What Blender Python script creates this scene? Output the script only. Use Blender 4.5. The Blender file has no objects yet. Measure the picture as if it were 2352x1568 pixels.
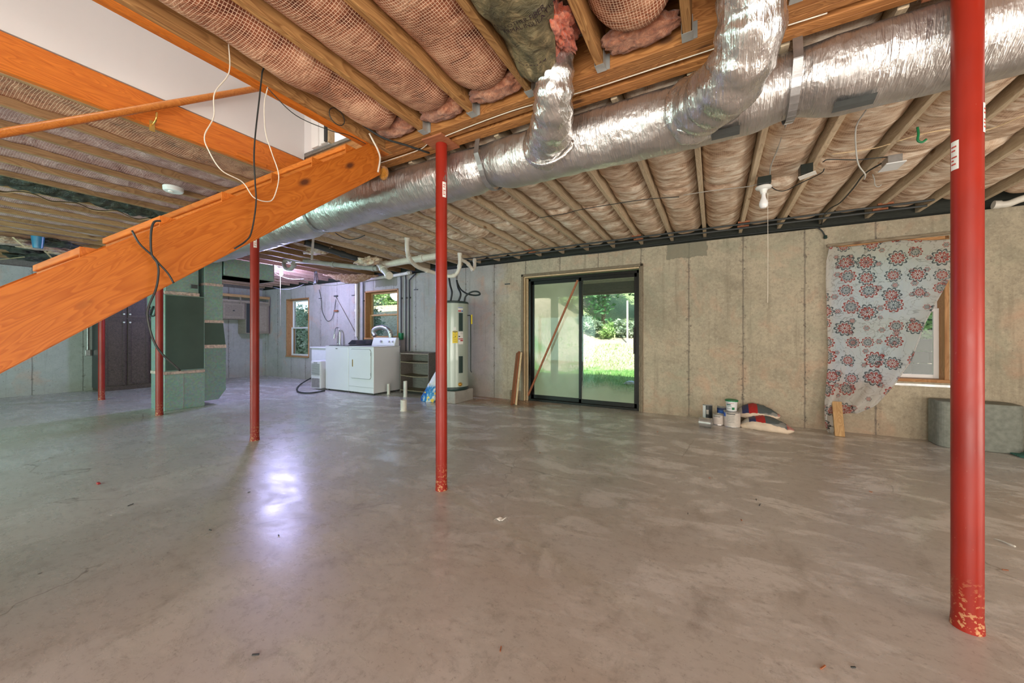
import bpy, bmesh, math, random
from mathutils import Vector, Matrix, noise
random.seed(7)
PI = math.pi
COL = bpy.context.scene.collection
SC = bpy.context.scene

# ------------------------------------------------------------------ camera
YAW = math.atan(464 / 835.0)
CA, SA = math.cos(YAW), math.sin(YAW)
EYE = Vector((0, 0, 1.12))
cd = bpy.data.cameras.new('camera')
cam = bpy.data.objects.new('camera', cd)
COL.objects.link(cam)
cam.location = EYE
cam.rotation_euler = (PI / 2, 0, YAW)
cd.sensor_width = 36
cd.lens = 835 / 2352 * 36
cd.shift_y = -13 / 2352
cd.clip_start = 0.05
SC.camera = cam

# ------------------------------------------------------------------ world, sun, exposure
w = bpy.data.worlds.new('sky')
SC.world = w
w.use_nodes = True
wn = w.node_tree
bg = wn.nodes['Background']
sky = wn.nodes.new('ShaderNodeTexSky')
sky.sky_type = 'HOSEK_WILKIE'
sky.turbidity = 5
sky.sun_direction = Vector((0.30, -0.62, 0.72)).normalized()
wn.links.new(sky.outputs[0], bg.inputs[0])
bg.inputs[1].default_value = 7.0


def light(kind, name, loc, power, color=(1, 1, 1), rot=(0, 0, 0), size=1.0, size_y=None, radius=None, spread=None):
    d = bpy.data.lights.new(name, kind)
    d.energy = power
    d.color = color
    if kind == 'AREA':
        d.size = size
        if size_y:
            d.shape = 'RECTANGLE'
            d.size_y = size_y
        if spread:
            d.spread = spread
    if kind == 'POINT' and radius:
        d.shadow_soft_size = radius
    o = bpy.data.objects.new(name, d)
    COL.objects.link(o)
    o.location = loc
    o.rotation_euler = rot
    return o


sun = light('SUN', 'sun', (0, 0, 20), 6.0, (1, .95, .85))
sun.rotation_euler = Vector((0.30, -0.62, 0.72)).normalized().to_track_quat('Z', 'Y').to_euler()
sun.data.angle = 0.01
# soft fill added behind the camera, in the manner of a bounced flash
light('AREA', 'fill_rear', (1.2, -2.6, 1.0), 105, (1, .95, .88), (math.radians(100), 0, math.radians(10)), 5.0, 1.8)
light('AREA', 'fill_left', (-6.5, -2.8, 1.0), 115, (.58, 1, .90), (math.radians(98), 0, math.radians(8)), 5.0, 1.8)  # added fill that tints the left part of the room teal
# fill added at the unseen right end, low and tilted up to the joists
light('AREA', 'fill_right', (4.3, 1.2, .7), 60, (1, .93, .82), (math.radians(112), 0, math.radians(75)), 3.0, 1.2)
light('AREA', 'fill_mid', (-1.0, -3.0, .6), 55, (1, .93, .84), (math.radians(118), 0, math.radians(4)), 6.0, 1.0)  # extra up-light added to brighten the joists, no lamp stands here
# daylight through the openings
for nm, x, z, sx, sz in (('door', -1.91, 1.09, 1.9, 2.1), ('window_a', 1.68, 1.4, .95, 1.5),
                         ('window_b', -6.4, 1.58, 1.0, 1.05), ('window_c', -9.55, 1.33, .95, 1.5)):
    o = light('AREA', 'portal_' + nm, (x, 5.95, z), 1, rot=(math.radians(-90), 0, 0), size=sx, size_y=sz)
    o.data.cycles.is_portal = True
vs = SC.view_settings
vs.view_transform = 'Standard'
vs.look = 'None'
vs.gamma = 1
vs.use_curve_mapping = False
vs.exposure = 0.95


# ------------------------------------------------------------------ picture helpers: a pixel to a point on a real plane
def ray(u, v):
    return Vector((-SA * 835 + (u - 1176) * CA, CA * 835 + (u - 1176) * SA, 771 - v))


def PY(u, v, Y):
    r = ray(u, v)
    return EYE + r * (Y / r.y)


def PX(u, v, X):
    r = ray(u, v)
    return EYE + r * (X / r.x)


def PZ(u, v, Z):
    r = ray(u, v)
    return EYE + r * ((Z - EYE.z) / r.z)


# ------------------------------------------------------------------ node helpers
class NT:
    def __init__(s, name):
        s.m = bpy.data.materials.new(name)
        s.m.use_nodes = True
        s.t = s.m.node_tree
        s.b = s.t.nodes['Principled BSDF']
        s.out = s.t.nodes['Material Output']
        s._obj = None

    def n(s, typ, **kw):
        nd = s.t.nodes.new(typ)
        for k, v in kw.items():
            setattr(nd, k, v)
        return nd

    def put(s, sock, val):
        if val is None:
            return
        if isinstance(val, bpy.types.NodeSocket):
            s.t.links.new(val, sock)
        elif isinstance(val, (tuple, list)):
            if len(val) == 3 and len(sock.default_value) == 4:
                val = tuple(val) + (1,)
            sock.default_value = val
        else:
            sock.default_value = val

    def obj(s):
        if s._obj is None:
            s._obj = s.n('ShaderNodeTexCoord').outputs['Object']
        return s._obj

    def rnd(s):
        return s.n('ShaderNodeObjectInfo').outputs['Random']

    def math(s, op, a, b=None, c=None, clamp=False):
        nd = s.n('ShaderNodeMath', operation=op, use_clamp=clamp)
        s.put(nd.inputs[0], a)
        s.put(nd.inputs[1], b)
        s.put(nd.inputs[2], c)
        return nd.outputs[0]

    def vmath(s, op, a, b=None):
        nd = s.n('ShaderNodeVectorMath', operation=op)
        s.put(nd.inputs[0], a)
        s.put(nd.inputs[1], b)
        return nd.outputs['Value'] if op in ('LENGTH', 'DOT_PRODUCT') else nd.outputs[0]

    def scale(s, v, k):
        return s.vmath('MULTIPLY', v, k if isinstance(k, (tuple, list)) else (k, k, k))

    def noise(s, vec, scale, detail=4, rough=.55, dist=0.0):
        nd = s.n('ShaderNodeTexNoise')
        s.put(nd.inputs['Vector'], vec)
        nd.inputs['Scale'].default_value = scale
        nd.inputs['Detail'].default_value = detail
        nd.inputs['Roughness'].default_value = rough
        nd.inputs['Distortion'].default_value = dist
        return nd.outputs[0]

    def voro(s, vec, scale, feature='F1', rand=1.0):
        nd = s.n('ShaderNodeTexVoronoi', feature=feature)
        s.put(nd.inputs['Vector'], vec)
        nd.inputs['Scale'].default_value = scale
        nd.inputs['Randomness'].default_value = rand
        return nd

    def ramp(s, fac, stops, interp='LINEAR'):
        nd = s.n('ShaderNodeValToRGB')
        s.put(nd.inputs[0], fac)
        cr = nd.color_ramp
        cr.interpolation = interp
        while len(cr.elements) < len(stops):
            cr.elements.new(.5)
        for e, (p, c) in zip(cr.elements, stops):
            e.position = p
            e.color = (c, c, c, 1) if isinstance(c, (int, float)) else tuple(c) + (1,)
        return nd.outputs[0]

    def mix(s, f, a, b, blend='MIX'):
        nd = s.n('ShaderNodeMix', data_type='RGBA', blend_type=blend)
        s.put(nd.inputs[0], f)
        s.put(nd.inputs[6], a)
        s.put(nd.inputs[7], b)
        return nd.outputs[2]

    def sep(s, v):
        return s.n('ShaderNodeSeparateXYZ', ).outputs if v is None else s._sep(v)

    def _sep(s, v):
        nd = s.n('ShaderNodeSeparateXYZ')
        s.put(nd.inputs[0], v)
        return nd.outputs

    def comb(s, x, y, z):
        nd = s.n('ShaderNodeCombineXYZ')
        s.put(nd.inputs[0], x)
        s.put(nd.inputs[1], y)
        s.put(nd.inputs[2], z)
        return nd.outputs[0]

    def bump(s, h, strength=.4, dist=.01, normal=None):
        nd = s.n('ShaderNodeBump')
        nd.inputs['Strength'].default_value = strength
        nd.inputs['Distance'].default_value = dist
        s.put(nd.inputs['Height'], h)
        s.put(nd.inputs['Normal'], normal)
        return nd.outputs[0]

    def done(s, color=None, rough=None, metal=None, normal=None, spec=None, **kw):
        s.put(s.b.inputs['Base Color'], color)
        s.put(s.b.inputs['Roughness'], rough)
        s.put(s.b.inputs['Metallic'], metal)
        s.put(s.b.inputs['Normal'], normal)
        s.put(s.b.inputs['Specular IOR Level'], spec)
        for k, v in kw.items():
            s.put(s.b.inputs[k], v)
        return s.m


def plain(name, col, rough=.5, metal=0.0, var=.12, vscale=18, bump=.15, spec=None, coat=None):
    t = NT(name)
    n1 = t.noise(t.obj(), vscale, 5)
    dark = tuple(c * (1 - var) for c in col)
    lite = tuple(min(1, c * (1 + var)) for c in col)
    c = t.ramp(n1, [(.3, dark), (.7, lite)])
    kw = {'Coat Weight': coat} if coat else {}
    return t.done(c, rough, metal, t.bump(t.noise(t.obj(), vscale * 6, 3), bump, .003), spec, **kw)


def wood(name, a, b, knot=(.10, .04, .015), rough=.6, gl=1.0, knots=True):
    """grain runs along local X"""
    t = NT(name)
    r = t.rnd()
    off = t.comb(t.math('MULTIPLY', r, 13), t.math('MULTIPLY', r, 7), t.math('MULTIPLY', r, 5))
    p = t.vmath('ADD', t.obj(), off)
    g = t.noise(t.scale(p, (1.1, 16, 16)), 2.0 * gl, 4, .6, .6)
    w1 = t.noise(t.scale(p, (.9, 5, 5)), 1.5, 2, .5, 1.2)
    rings = t.math('FRACT', t.math('MULTIPLY', w1, 16))
    rings = t.ramp(rings, [(0, .2), (.65, .9), (.85, 1), (1, .2)])
    f = t.math('ADD', t.math('MULTIPLY', g, .6), t.math('MULTIPLY', rings, .35))
    c = t.ramp(f, [(.25, a), (.75, b)])
    fine = t.noise(t.scale(p, (3, 130, 130)), 2, 2)
    c = t.mix(t.math('MULTIPLY', fine, .35), c, tuple(x * .45 for x in a))
    if knots:
        k = t.voro(t.scale(p, (1.0, 2.2, 2.2)), 2.1)
        kf = t.ramp(k.outputs['Distance'], [(.045, 1), (.075, .6), (.12, 0)])
        c = t.mix(kf, c, knot)
    hv = t.n('ShaderNodeHueSaturation')
    t.put(hv.inputs['Color'], c)
    t.put(hv.inputs['Value'], t.math('ADD', .82, t.math('MULTIPLY', r, .34)))
    return t.done(hv.outputs[0], rough, 0, t.bump(t.math('ADD', g, fine), .25, .003), .35)


# ------------------------------------------------------------------ mesh helpers
def tag(o, label=None, cat=None, group=None, kind=None):
    if label:
        o['label'] = label
    if cat:
        o['category'] = cat
    if group:
        o['group'] = group
    if kind:
        o['kind'] = kind
    return o


def wloc(o):
    p = Vector((0, 0, 0))
    while o is not None:
        p = p + o.location
        o = o.parent
    return p


class MB:
    def __init__(s):
        s.v = []
        s.f = []
        s.mi = []
        s.cur = 0

    def add(s, vs_, fs_):
        o = len(s.v)
        s.v += [Vector(p) for p in vs_]
        s.f += [tuple(i + o for i in f) for f in fs_]
        s.mi += [s.cur] * len(fs_)
        return s

    def box(s, x0, x1, y0, y1, z0, z1):
        x0, x1 = min(x0, x1), max(x0, x1)
        y0, y1 = min(y0, y1), max(y0, y1)
        z0, z1 = min(z0, z1), max(z0, z1)
        return s.add([(x0, y0, z0), (x1, y0, z0), (x1, y1, z0), (x0, y1, z0), (x0, y0, z1), (x1, y0, z1), (x1, y1, z1), (x0, y1, z1)],
                     [(0, 3, 2, 1), (4, 5, 6, 7), (0, 1, 5, 4), (1, 2, 6, 5), (2, 3, 7, 6), (3, 0, 4, 7)])

    def obox(s, c, ax, ay, az, hx, hy, hz):
        c = Vector(c)
        vs_ = [c + ax * (sx * hx) + ay * (sy * hy) + az * (sz * hz) for sz in (-1, 1) for sx, sy in ((-1, -1), (1, -1), (1, 1), (-1, 1))]
        return s.add(vs_, [(0, 3, 2, 1), (4, 5, 6, 7), (0, 1, 5, 4), (1, 2, 6, 5), (2, 3, 7, 6), (3, 0, 4, 7)])

    def bar(s, p0, p1, wd, ht):
        p0, p1 = Vector(p0), Vector(p1)
        x = (p1 - p0).normalized()
        up = Vector((0, 0, 1)) if abs(x.z) < .95 else Vector((0, 1, 0))
        y = up.cross(x).normalized()
        z = x.cross(y)
        return s.obox((p0 + p1) / 2, x, y, z, (p1 - p0).length / 2, wd / 2, ht / 2)

    def tube(s, path, r, seg=10, cap=True, rf=None):
        path = [Vector(p) for p in path]
        n = len(path)
        tang = []
        for i in range(n):
            a = path[max(0, i - 1)]
            b = path[min(n - 1, i + 1)]
            tang.append((b - a).normalized())
        t0 = tang[0]
        up = Vector((0, 0, 1)) if abs(t0.z) < .9 else Vector((1, 0, 0))
        nx = up.cross(t0).normalized()
        vs_ = []
        for i in range(n):
            t = tang[i]
            nx = (nx - t * nx.dot(t)).normalized()
            ny = t.cross(nx)
            for k in range(seg):
                a = 2 * PI * k / seg
                rr = r[i] if isinstance(r, (list, tuple)) else r
                if rf:
                    rr = rf(i / (n - 1), a, rr)
                vs_.append(path[i] + nx * (math.cos(a) * rr) + ny * (math.sin(a) * rr))
        fs_ = []
        for i in range(n - 1):
            for k in range(seg):
                k2 = (k + 1) % seg
                fs_.append((i * seg + k, i * seg + k2, (i + 1) * seg + k2, (i + 1) * seg + k))
        if cap:
            fs_.append(tuple(reversed(range(seg))))
            fs_.append(tuple((n - 1) * seg + k for k in range(seg)))
        return s.add(vs_, fs_)

    def cyl(s, p0, p1, r, seg=20, r1=None):
        return s.tube([p0, p1], [r, r if r1 is None else r1], seg)

    def lathe(s, c, prof, seg=28, squash=1.0):
        """prof: list of (r, z)"""
        c = Vector(c)
        vs_ = []
        for r, z in prof:
            for k in range(seg):
                a = 2 * PI * k / seg
                vs_.append(c + Vector((r * math.cos(a), r * math.sin(a) * squash, z)))
        fs_ = []
        for i in range(len(prof) - 1):
            for k in range(seg):
                k2 = (k + 1) % seg
                fs_.append((i * seg + k, i * seg + k2, (i + 1) * seg + k2, (i + 1) * seg + k))
        fs_.append(tuple(reversed(range(seg))))
        fs_.append(tuple((len(prof) - 1) * seg + k for k in range(seg)))
        return s.add(vs_, fs_)

    def prism(s, poly, axis, a0, a1):
        """poly: 2-D points in the two other axes, extruded along axis"""
        def mk(p, a):
            return {'x': (a, p[0], p[1]), 'y': (p[0], a, p[1]), 'z': (p[0], p[1], a)}[axis]
        n = len(poly)
        vs_ = [mk(p, a0) for p in poly] + [mk(p, a1) for p in poly]
        fs_ = [tuple(range(n)), tuple(reversed(range(n, 2 * n)))] + [(i, i + n, (i + 1) % n + n, (i + 1) % n) for i in range(n)]
        return s.add(vs_, fs_)

    def grid(s, nx, ny, fn):
        vs_ = [fn(i / nx, j / ny) for j in range(ny + 1) for i in range(nx + 1)]
        fs_ = [(j * (nx + 1) + i, j * (nx + 1) + i + 1, (j + 1) * (nx + 1) + i + 1, (j + 1) * (nx + 1) + i) for j in range(ny) for i in range(nx)]
        return s.add(vs_, fs_)

    def build(s, name, mat, parent=None, smooth=False, bevel=0, origin=None, solid=0, fix=True):
        me = bpy.data.meshes.new(name)
        if parent is not None:
            org = wloc(parent)
        elif origin is not None:
            org = Vector(origin)
        else:
            xs = [p.x for p in s.v]
            ys = [p.y for p in s.v]
            org = Vector(((min(xs) + max(xs)) / 2, (min(ys) + max(ys)) / 2, min(p.z for p in s.v)))
        me.from_pydata([p - org for p in s.v], [], s.f)
        if fix:
            bm = bmesh.new()
            bm.from_mesh(me)
            bmesh.ops.recalc_face_normals(bm, faces=bm.faces)
            bm.to_mesh(me)
            bm.free()
        mats = mat if isinstance(mat, (list, tuple)) else [mat]
        for m in mats:
            me.materials.append(m)
        if len(mats) > 1:
            me.polygons.foreach_set('material_index', s.mi)
        if smooth:
            me.polygons.foreach_set('use_smooth', [True] * len(me.polygons))
            if smooth == 'auto':
                me.set_sharp_from_angle(angle=math.radians(40))
        o = bpy.data.objects.new(name, me)
        COL.objects.link(o)
        if parent is not None:
            o.parent = parent
        else:
            o.location = org
        if bevel:
            md = o.modifiers.new('bevel', 'BEVEL')
            md.width = bevel
            md.segments = 2
            md.limit_method = 'ANGLE'
        if solid:
            md = o.modifiers.new('thick', 'SOLIDIFY')
            md.thickness = solid
        return o


def thing(name, label, cat, loc, group=None):
    o = bpy.data.objects.new(name, None)
    o.empty_display_size = .1
    COL.objects.link(o)
    o.location = loc
    return tag(o, label, cat, group)


_board_cache = {}


def board(name, p0, p1, wd, ht, mat, parent=None, bevel=.003, cut=None):
    """a plank along local X so the grain follows it; equal planks share one mesh"""
    p0, p1 = Vector(p0), Vector(p1)
    x = (p1 - p0).normalized()
    up = Vector((0, 0, 1)) if abs(x.z) < .95 else Vector((0, -1, 0))
    y = up.cross(x).normalized()
    z = x.cross(y)
    L = (p1 - p0).length
    key = (round(L, 3), wd, ht, mat.name, bevel)
    if key in _board_cache:
        me = _board_cache[key]
    else:
        h = MB().box(-L / 2, L / 2, -wd / 2, wd / 2, -ht / 2, ht / 2)
        me = bpy.data.meshes.new(name)
        me.from_pydata(h.v, [], h.f)
        bm = bmesh.new()
        bm.from_mesh(me)
        if bevel:
            bmesh.ops.bevel(bm, geom=bm.edges[:], offset=bevel, segments=1, affect='EDGES')
        bm.to_mesh(me)
        bm.free()
        me.materials.append(mat)
        _board_cache[key] = me
    o = bpy.data.objects.new(name, me)
    COL.objects.link(o)
    c = (p0 + p1) / 2 - (wloc(parent) if parent is not None else Vector((0, 0, 0)))
    if parent is not None:
        o.parent = parent
    o.matrix_local = Matrix.Translation(c) @ Matrix((x, y, z)).transposed().to_4x4()
    return o


def spline(pts, n=8):
    """Catmull-Rom through points"""
    pts = [Vector(p) for p in pts]
    if len(pts) < 3:
        return pts
    out = []
    q = [pts[0] * 2 - pts[1]] + pts + [pts[-1] * 2 - pts[-2]]
    for i in range(1, len(q) - 2):
        a, b, c, d = q[i - 1], q[i], q[i + 1], q[i + 2]
        for k in range(n):
            t = k / n
            out.append(.5 * ((2 * b) + (c - a) * t + (2 * a - 5 * b + 4 * c - d) * t * t + (3 * b - a - 3 * c + d) * t ** 3))
    out.append(pts[-1])
    return out


def nz(x, y, z=0.0):
    return noise.noise(Vector((x, y, z)))


# ------------------------------------------------------------------ materials
M = {}
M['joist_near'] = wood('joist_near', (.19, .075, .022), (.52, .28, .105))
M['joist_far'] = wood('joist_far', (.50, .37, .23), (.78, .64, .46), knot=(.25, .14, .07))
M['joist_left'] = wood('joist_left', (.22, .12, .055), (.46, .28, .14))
M['joist_bulb_tint'] = wood('joist_bulb_tint', (.30, .17, .12), (.55, .38, .29))  # reddish light of the bulb put into the wood colour
M['beam'] = wood('beam', (.24, .085, .022), (.60, .27, .085), gl=.8)
M['stair'] = wood('stair', (.43, .10, .008), (.66, .20, .026), knot=(.12, .035, .012), rough=.42)
M['pine'] = wood('pine', (.45, .24, .09), (.72, .46, .22))
M['window_wood'] = wood('window_wood', (.36, .16, .055), (.62, .33, .14), knots=False)
M['old_wood'] = wood('old_wood', (.16, .12, .075), (.34, .27, .18))
M['edge_wood'] = wood('edge_wood', (.55, .38, .2), (.8, .62, .4), knots=False)
M['red_board'] = wood('red_board', (.28, .09, .04), (.44, .17, .08))
M['cab_wood'] = wood('cab_wood', (.25, .20, .15), (.42, .35, .27), knots=False)
M['dark_cab'] = wood('dark_cab', (.035, .025, .02), (.15, .105, .08), knots=False, rough=.4)
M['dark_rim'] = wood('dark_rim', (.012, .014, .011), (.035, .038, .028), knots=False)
M['gray_board'] = wood('gray_board', (.12, .105, .09), (.25, .22, .19), knots=False)


def concrete_floor():
    t = NT('concrete_floor')
    o = t.obj()
    big = t.noise(o, .45, 4, .6, .4)
    st = t.noise(t.scale(o, (1.0, 1.7, 1)), 2.3, 8, .72, .35)
    c = t.ramp(big, [(.32, (.44, .385, .33)), (.5, (.50, .475, .44)), (.7, (.52, .51, .49))])
    # polished pale skin left by the trowel, mostly beyond the first few metres
    xyz = t.sep(o)
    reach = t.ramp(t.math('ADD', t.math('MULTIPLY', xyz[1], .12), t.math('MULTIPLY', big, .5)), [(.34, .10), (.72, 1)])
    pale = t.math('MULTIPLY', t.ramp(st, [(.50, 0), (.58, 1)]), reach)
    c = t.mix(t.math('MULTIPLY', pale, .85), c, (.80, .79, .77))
    dk = t.ramp(t.noise(t.scale(o, (1.4, 1, 1)), 3.3, 7, .75, .3), [(.30, 1), (.46, 0)])
    c = t.mix(t.math('MULTIPLY', dk, .5), c, (.21, .18, .15))
    # rust-brown stain in front of the door and heater
    d = t.vmath('LENGTH', t.scale(t.vmath('SUBTRACT', o, (-3.1, 5.35, 0)), (.45, 1.1, 1)))
    d = t.math('ADD', d, t.math('MULTIPLY', t.math('SUBTRACT', st, .5), 1.2))
    c = t.mix(t.ramp(d, [(.18, .8), (.55, 0)]), c, (.42, .17, .06))
    fg = t.noise(t.scale(o, (1, 1.5, 1)), 16, 6, .8)
    c = t.mix(t.ramp(fg, [(.52, 0), (.72, .5)]), c, (.17, .14, .12))
    c = t.mix(t.ramp(fg, [(.28, .45), (.46, 0)]), c, (.62, .58, .53))
    scr = t.noise(t.vmath('ADD', t.scale(o, (2.5, 9, 1)), t.scale(t.noise(o, 2, 2), 2.5)), 3.5, 4, .7)
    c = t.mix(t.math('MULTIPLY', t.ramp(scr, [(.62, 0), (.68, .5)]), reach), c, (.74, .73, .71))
    spk = t.ramp(t.noise(o, 45, 3, .7), [(.33, 1), (.38, 0)])
    c = t.mix(t.math('MULTIPLY', spk, .35), c, (.15, .12, .10))
    # small drips and spots
    v = t.voro(t.vmath('ADD', o, t.scale(t.noise(o, 6, 2), .06)), 3.1)
    sp = t.ramp(v.outputs['Distance'], [(.018, 1), (.028, 0)])
    c = t.mix(t.math('MULTIPLY', sp, .7), c, (.10, .085, .075))
    # hairline cracks
    wv = t.vmath('ADD', o, t.scale(t.noise(o, 1.8, 4), .6))
    cr = t.voro(wv, .55, 'DISTANCE_TO_EDGE').outputs['Distance']
    crk = t.math('MULTIPLY', t.ramp(cr, [(.0015, 1), (.0035, 0)]), t.ramp(t.noise(o, .9, 2), [(.50, 0), (.56, 1)]))
    c = t.mix(t.math('MULTIPLY', crk, .6), c, (.12, .09, .07))
    ro = t.ramp(st, [(.38, .38), (.58, .23)])
    fine = t.noise(o, 70, 4, .7)
    h = t.math('ADD', t.math('MULTIPLY', fine, .25), st)
    return t.done(c, ro, 0, t.bump(h, .04, .004), .8)


def concrete_wall(left=False):
    t = NT('poured_concrete_left' if left else 'poured_concrete')
    o = t.obj()
    xyz = t.sep(o)
    x = xyz[1] if left else xyz[0]
    z = xyz[2]
    n1 = t.noise(o, 1.1, 6, .65, .4)
    n2 = t.noise(o, 9, 5, .7)
    c = t.ramp(n1, [(.3, (.33, .28, .20)), (.5, (.45, .385, .28)), (.7, (.53, .45, .33))])
    c = t.mix(t.ramp(n2, [(.45, 0), (.75, .4)]), c, (.26, .23, .18))
    grit = t.noise(o, 34, 4, .8)
    c = t.mix(t.ramp(grit, [(.50, 0), (.68, .42)]), c, (.17, .15, .12))
    c = t.mix(t.ramp(grit, [(.30, .35), (.44, 0)]), c, (.72, .64, .5))
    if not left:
        gray = t.ramp(t.math('ADD', t.math('MULTIPLY', x, -.25), t.math('MULTIPLY', n1, .25)), [(.94, 0), (1.0, 1)])  # cooler light and shade of the left end painted into the concrete colour
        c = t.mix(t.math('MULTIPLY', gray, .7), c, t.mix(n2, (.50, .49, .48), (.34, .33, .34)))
    else:
        c = t.mix(.75, c, t.mix(n2, (.48, .50, .49), (.30, .32, .31)))
    # warm and rosy mineral blotches
    bl = t.ramp(t.noise(o, 2.2, 4, .6, .8), [(.55, 0), (.72, 1)])
    c = t.mix(t.math('MULTIPLY', bl, .5), c, (.56, .33, .22))
    bl2 = t.ramp(t.noise(t.vmath('ADD', o, (9, 4, 2)), 1.7, 5, .65, .6), [(.52, 0), (.70, 1)])
    c = t.mix(t.math('MULTIPLY', bl2, .45), c, (.27, .29, .21))
    stk = t.noise(t.scale(o, (7, 7, .35)), 2.2, 4, .6)
    c = t.mix(t.ramp(stk, [(.56, 0), (.72, .4)]), c, (.20, .17, .12))
    band = t.ramp(t.math('ADD', z, t.math('MULTIPLY', n1, .35)), [(.15, .8), (.55, 0)])
    c = t.mix(t.math('MULTIPLY', band, .35), c, (.26, .17, .11))
    # form-panel seams every 0.635 m
    wob = t.math('MULTIPLY', t.math('SUBTRACT', t.noise(o, 7, 3), .5), .018)
    q = t.math('ADD', t.math('DIVIDE', t.math('SUBTRACT', t.math('ADD', x, wob), .33), .635), 40.5)
    dist = t.math('MULTIPLY', t.math('ABSOLUTE', t.math('SUBTRACT', t.math('FRACT', q), .5)), .635)
    seam = t.ramp(dist, [(.004, 1), (.011, 0)])
    hz = t.ramp(dist, [(.01, 1), (.07, 0)])
    holes = t.ramp(t.noise(o, 26, 4, .75), [(.36, 1), (.42, 0)])
    tie = t.math('MULTIPLY', t.math('ABSOLUTE', t.math('SUBTRACT', t.math('FRACT', t.math('ADD', t.math('DIVIDE', z, .6), .0)), .5)), .6)
    d2 = t.math('SQRT', t.math('ADD', t.math('MULTIPLY', dist, dist), t.math('MULTIPLY', tie, tie)))
    tied = t.ramp(t.math('ADD', d2, t.math('MULTIPLY', t.math('SUBTRACT', n2, .5), .05)), [(.008, 1), (.022, 0)])
    c = t.mix(t.math('MULTIPLY', seam, t.math('ADD', .25, t.math('MULTIPLY', n2, .7))), c, (.12, .10, .085))
    c = t.mix(t.math('MULTIPLY', t.math('MULTIPLY', hz, holes), .8), c, (.10, .08, .07))
    c = t.mix(t.math('MULTIPLY', tied, .6), c, (.13, .11, .09))
    spk = t.ramp(t.noise(o, 55, 2, .6), [(.30, 1), (.34, 0)])
    c = t.mix(t.math('MULTIPLY', spk, .5), c, (.10, .09, .08))
    if not left:
        e = t.math('MULTIPLY', t.math('SUBTRACT', t.noise(o, 9, 4, .7), .5), .09)
        for cx, hw, zb in ((-.34, .245, 2.215), (-6.25, .33, 2.20)):
            dx = t.math('SUBTRACT', t.math('ABSOLUTE', t.math('SUBTRACT', x, cx)), hw)
            dz = t.math('SUBTRACT', zb, z)
            m_ = t.math('ADD', t.math('MAXIMUM', dx, dz), e)
            f = t.ramp(t.math('ADD', m_, .5), [(.495, 1), (.505, 0)])
            rim = t.ramp(t.math('ABSOLUTE', m_), [(.0, 1), (.012, 0)])
            c = t.mix(t.math('MULTIPLY', f, .8), c, (.215, .205, .15))
            c = t.mix(t.math('MULTIPLY', rim, .5), c, (.16, .15, .11))
    hgt = t.math('SUBTRACT', t.math('ADD', t.math('MULTIPLY', n2, .5), n1), t.math('MULTIPLY', seam, .7))
    return t.done(c, .82, 0, t.bump(hgt, .35, .01), .3)


M['floor'] = concrete_floor()
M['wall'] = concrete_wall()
M['wall_left'] = concrete_wall(True)


def batt_mat(name, dark, mid, lite, net, cell, netw, wr=(3, 14, 3), wrs=1.0, contrast=.6, netamt=.8):
    t = NT(name)
    r = t.rnd()
    o = t.vmath('ADD', t.obj(), t.comb(t.math('MULTIPLY', r, 31), t.math('MULTIPLY', r, 17), 0))
    wrk = t.noise(t.scale(o, wr), wrs, 5, .62, .9)
    blo = t.noise(o, 5, 5, .65)
    f = t.math('ADD', t.math('MULTIPLY', wrk, contrast), t.math('MULTIPLY', blo, 1 - contrast))
    c = t.ramp(f, [(.34, dark), (.48, mid), (.64, lite)])
    xyz = t.sep(t.vmath('ADD', t.obj(), t.scale(t.vmath('SUBTRACT', t.n('ShaderNodeTexNoise').outputs[1], (.5, .5, .5)), .005)))
    lines = []
    for ax in (0, 1):
        q = t.math('FRACT', t.math('DIVIDE', t.math('ADD', xyz[ax], 50), cell))
        lines.append(t.ramp(q, [(0, 1), (netw, 1), (netw + .08, 0), (.93, 0), (1, 1)]))
    nt = t.math('MAXIMUM', lines[0], lines[1])
    c = t.mix(t.math('MULTIPLY', nt, netamt), c, net)
    h = t.math('ADD', t.math('MULTIPLY', wrk, 1.0), t.math('MULTIPLY', blo, .5))
    nb = t.bump(h, .55, .03)
    nb = t.bump(nt, .3, .002, nb)
    return t.done(c, .75, 0, nb, .25)


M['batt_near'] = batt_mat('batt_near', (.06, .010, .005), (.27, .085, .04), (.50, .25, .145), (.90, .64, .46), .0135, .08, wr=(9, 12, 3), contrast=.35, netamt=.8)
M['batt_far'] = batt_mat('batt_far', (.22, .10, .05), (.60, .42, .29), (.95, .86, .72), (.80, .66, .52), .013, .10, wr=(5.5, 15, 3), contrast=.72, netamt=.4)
M['batt_left'] = batt_mat('batt_left', (.16, .055, .05), (.32, .165, .15), (.50, .33, .31), (.66, .50, .46), .0135, .08, wr=(8, 10, 3), contrast=.4, netamt=.6)  # same netted batt, with the left side's light colour painted in


def fluff_mat(name, a, b, c3):
    t = NT(name)
    n1 = t.noise(t.obj(), 16, 6, .75, 1.5)
    c = t.ramp(n1, [(.3, a), (.5, b), (.68, c3)])
    return t.done(c, .95, 0, t.bump(t.noise(t.obj(), 60, 4, .8, 1), .9, .01), .1, **{'Sheen Weight': .4})


M['pink_fluff'] = fluff_mat('pink_fluff', (.22, .03, .018), (.62, .14, .07), (.85, .36, .22))
M['edge_fluff'] = fluff_mat('edge_fluff', (.16, .04, .02), (.44, .17, .09), (.64, .34, .21))
M['tan_fluff'] = fluff_mat('tan_fluff', (.16, .07, .04), (.42, .24, .15), (.72, .52, .38))


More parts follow.
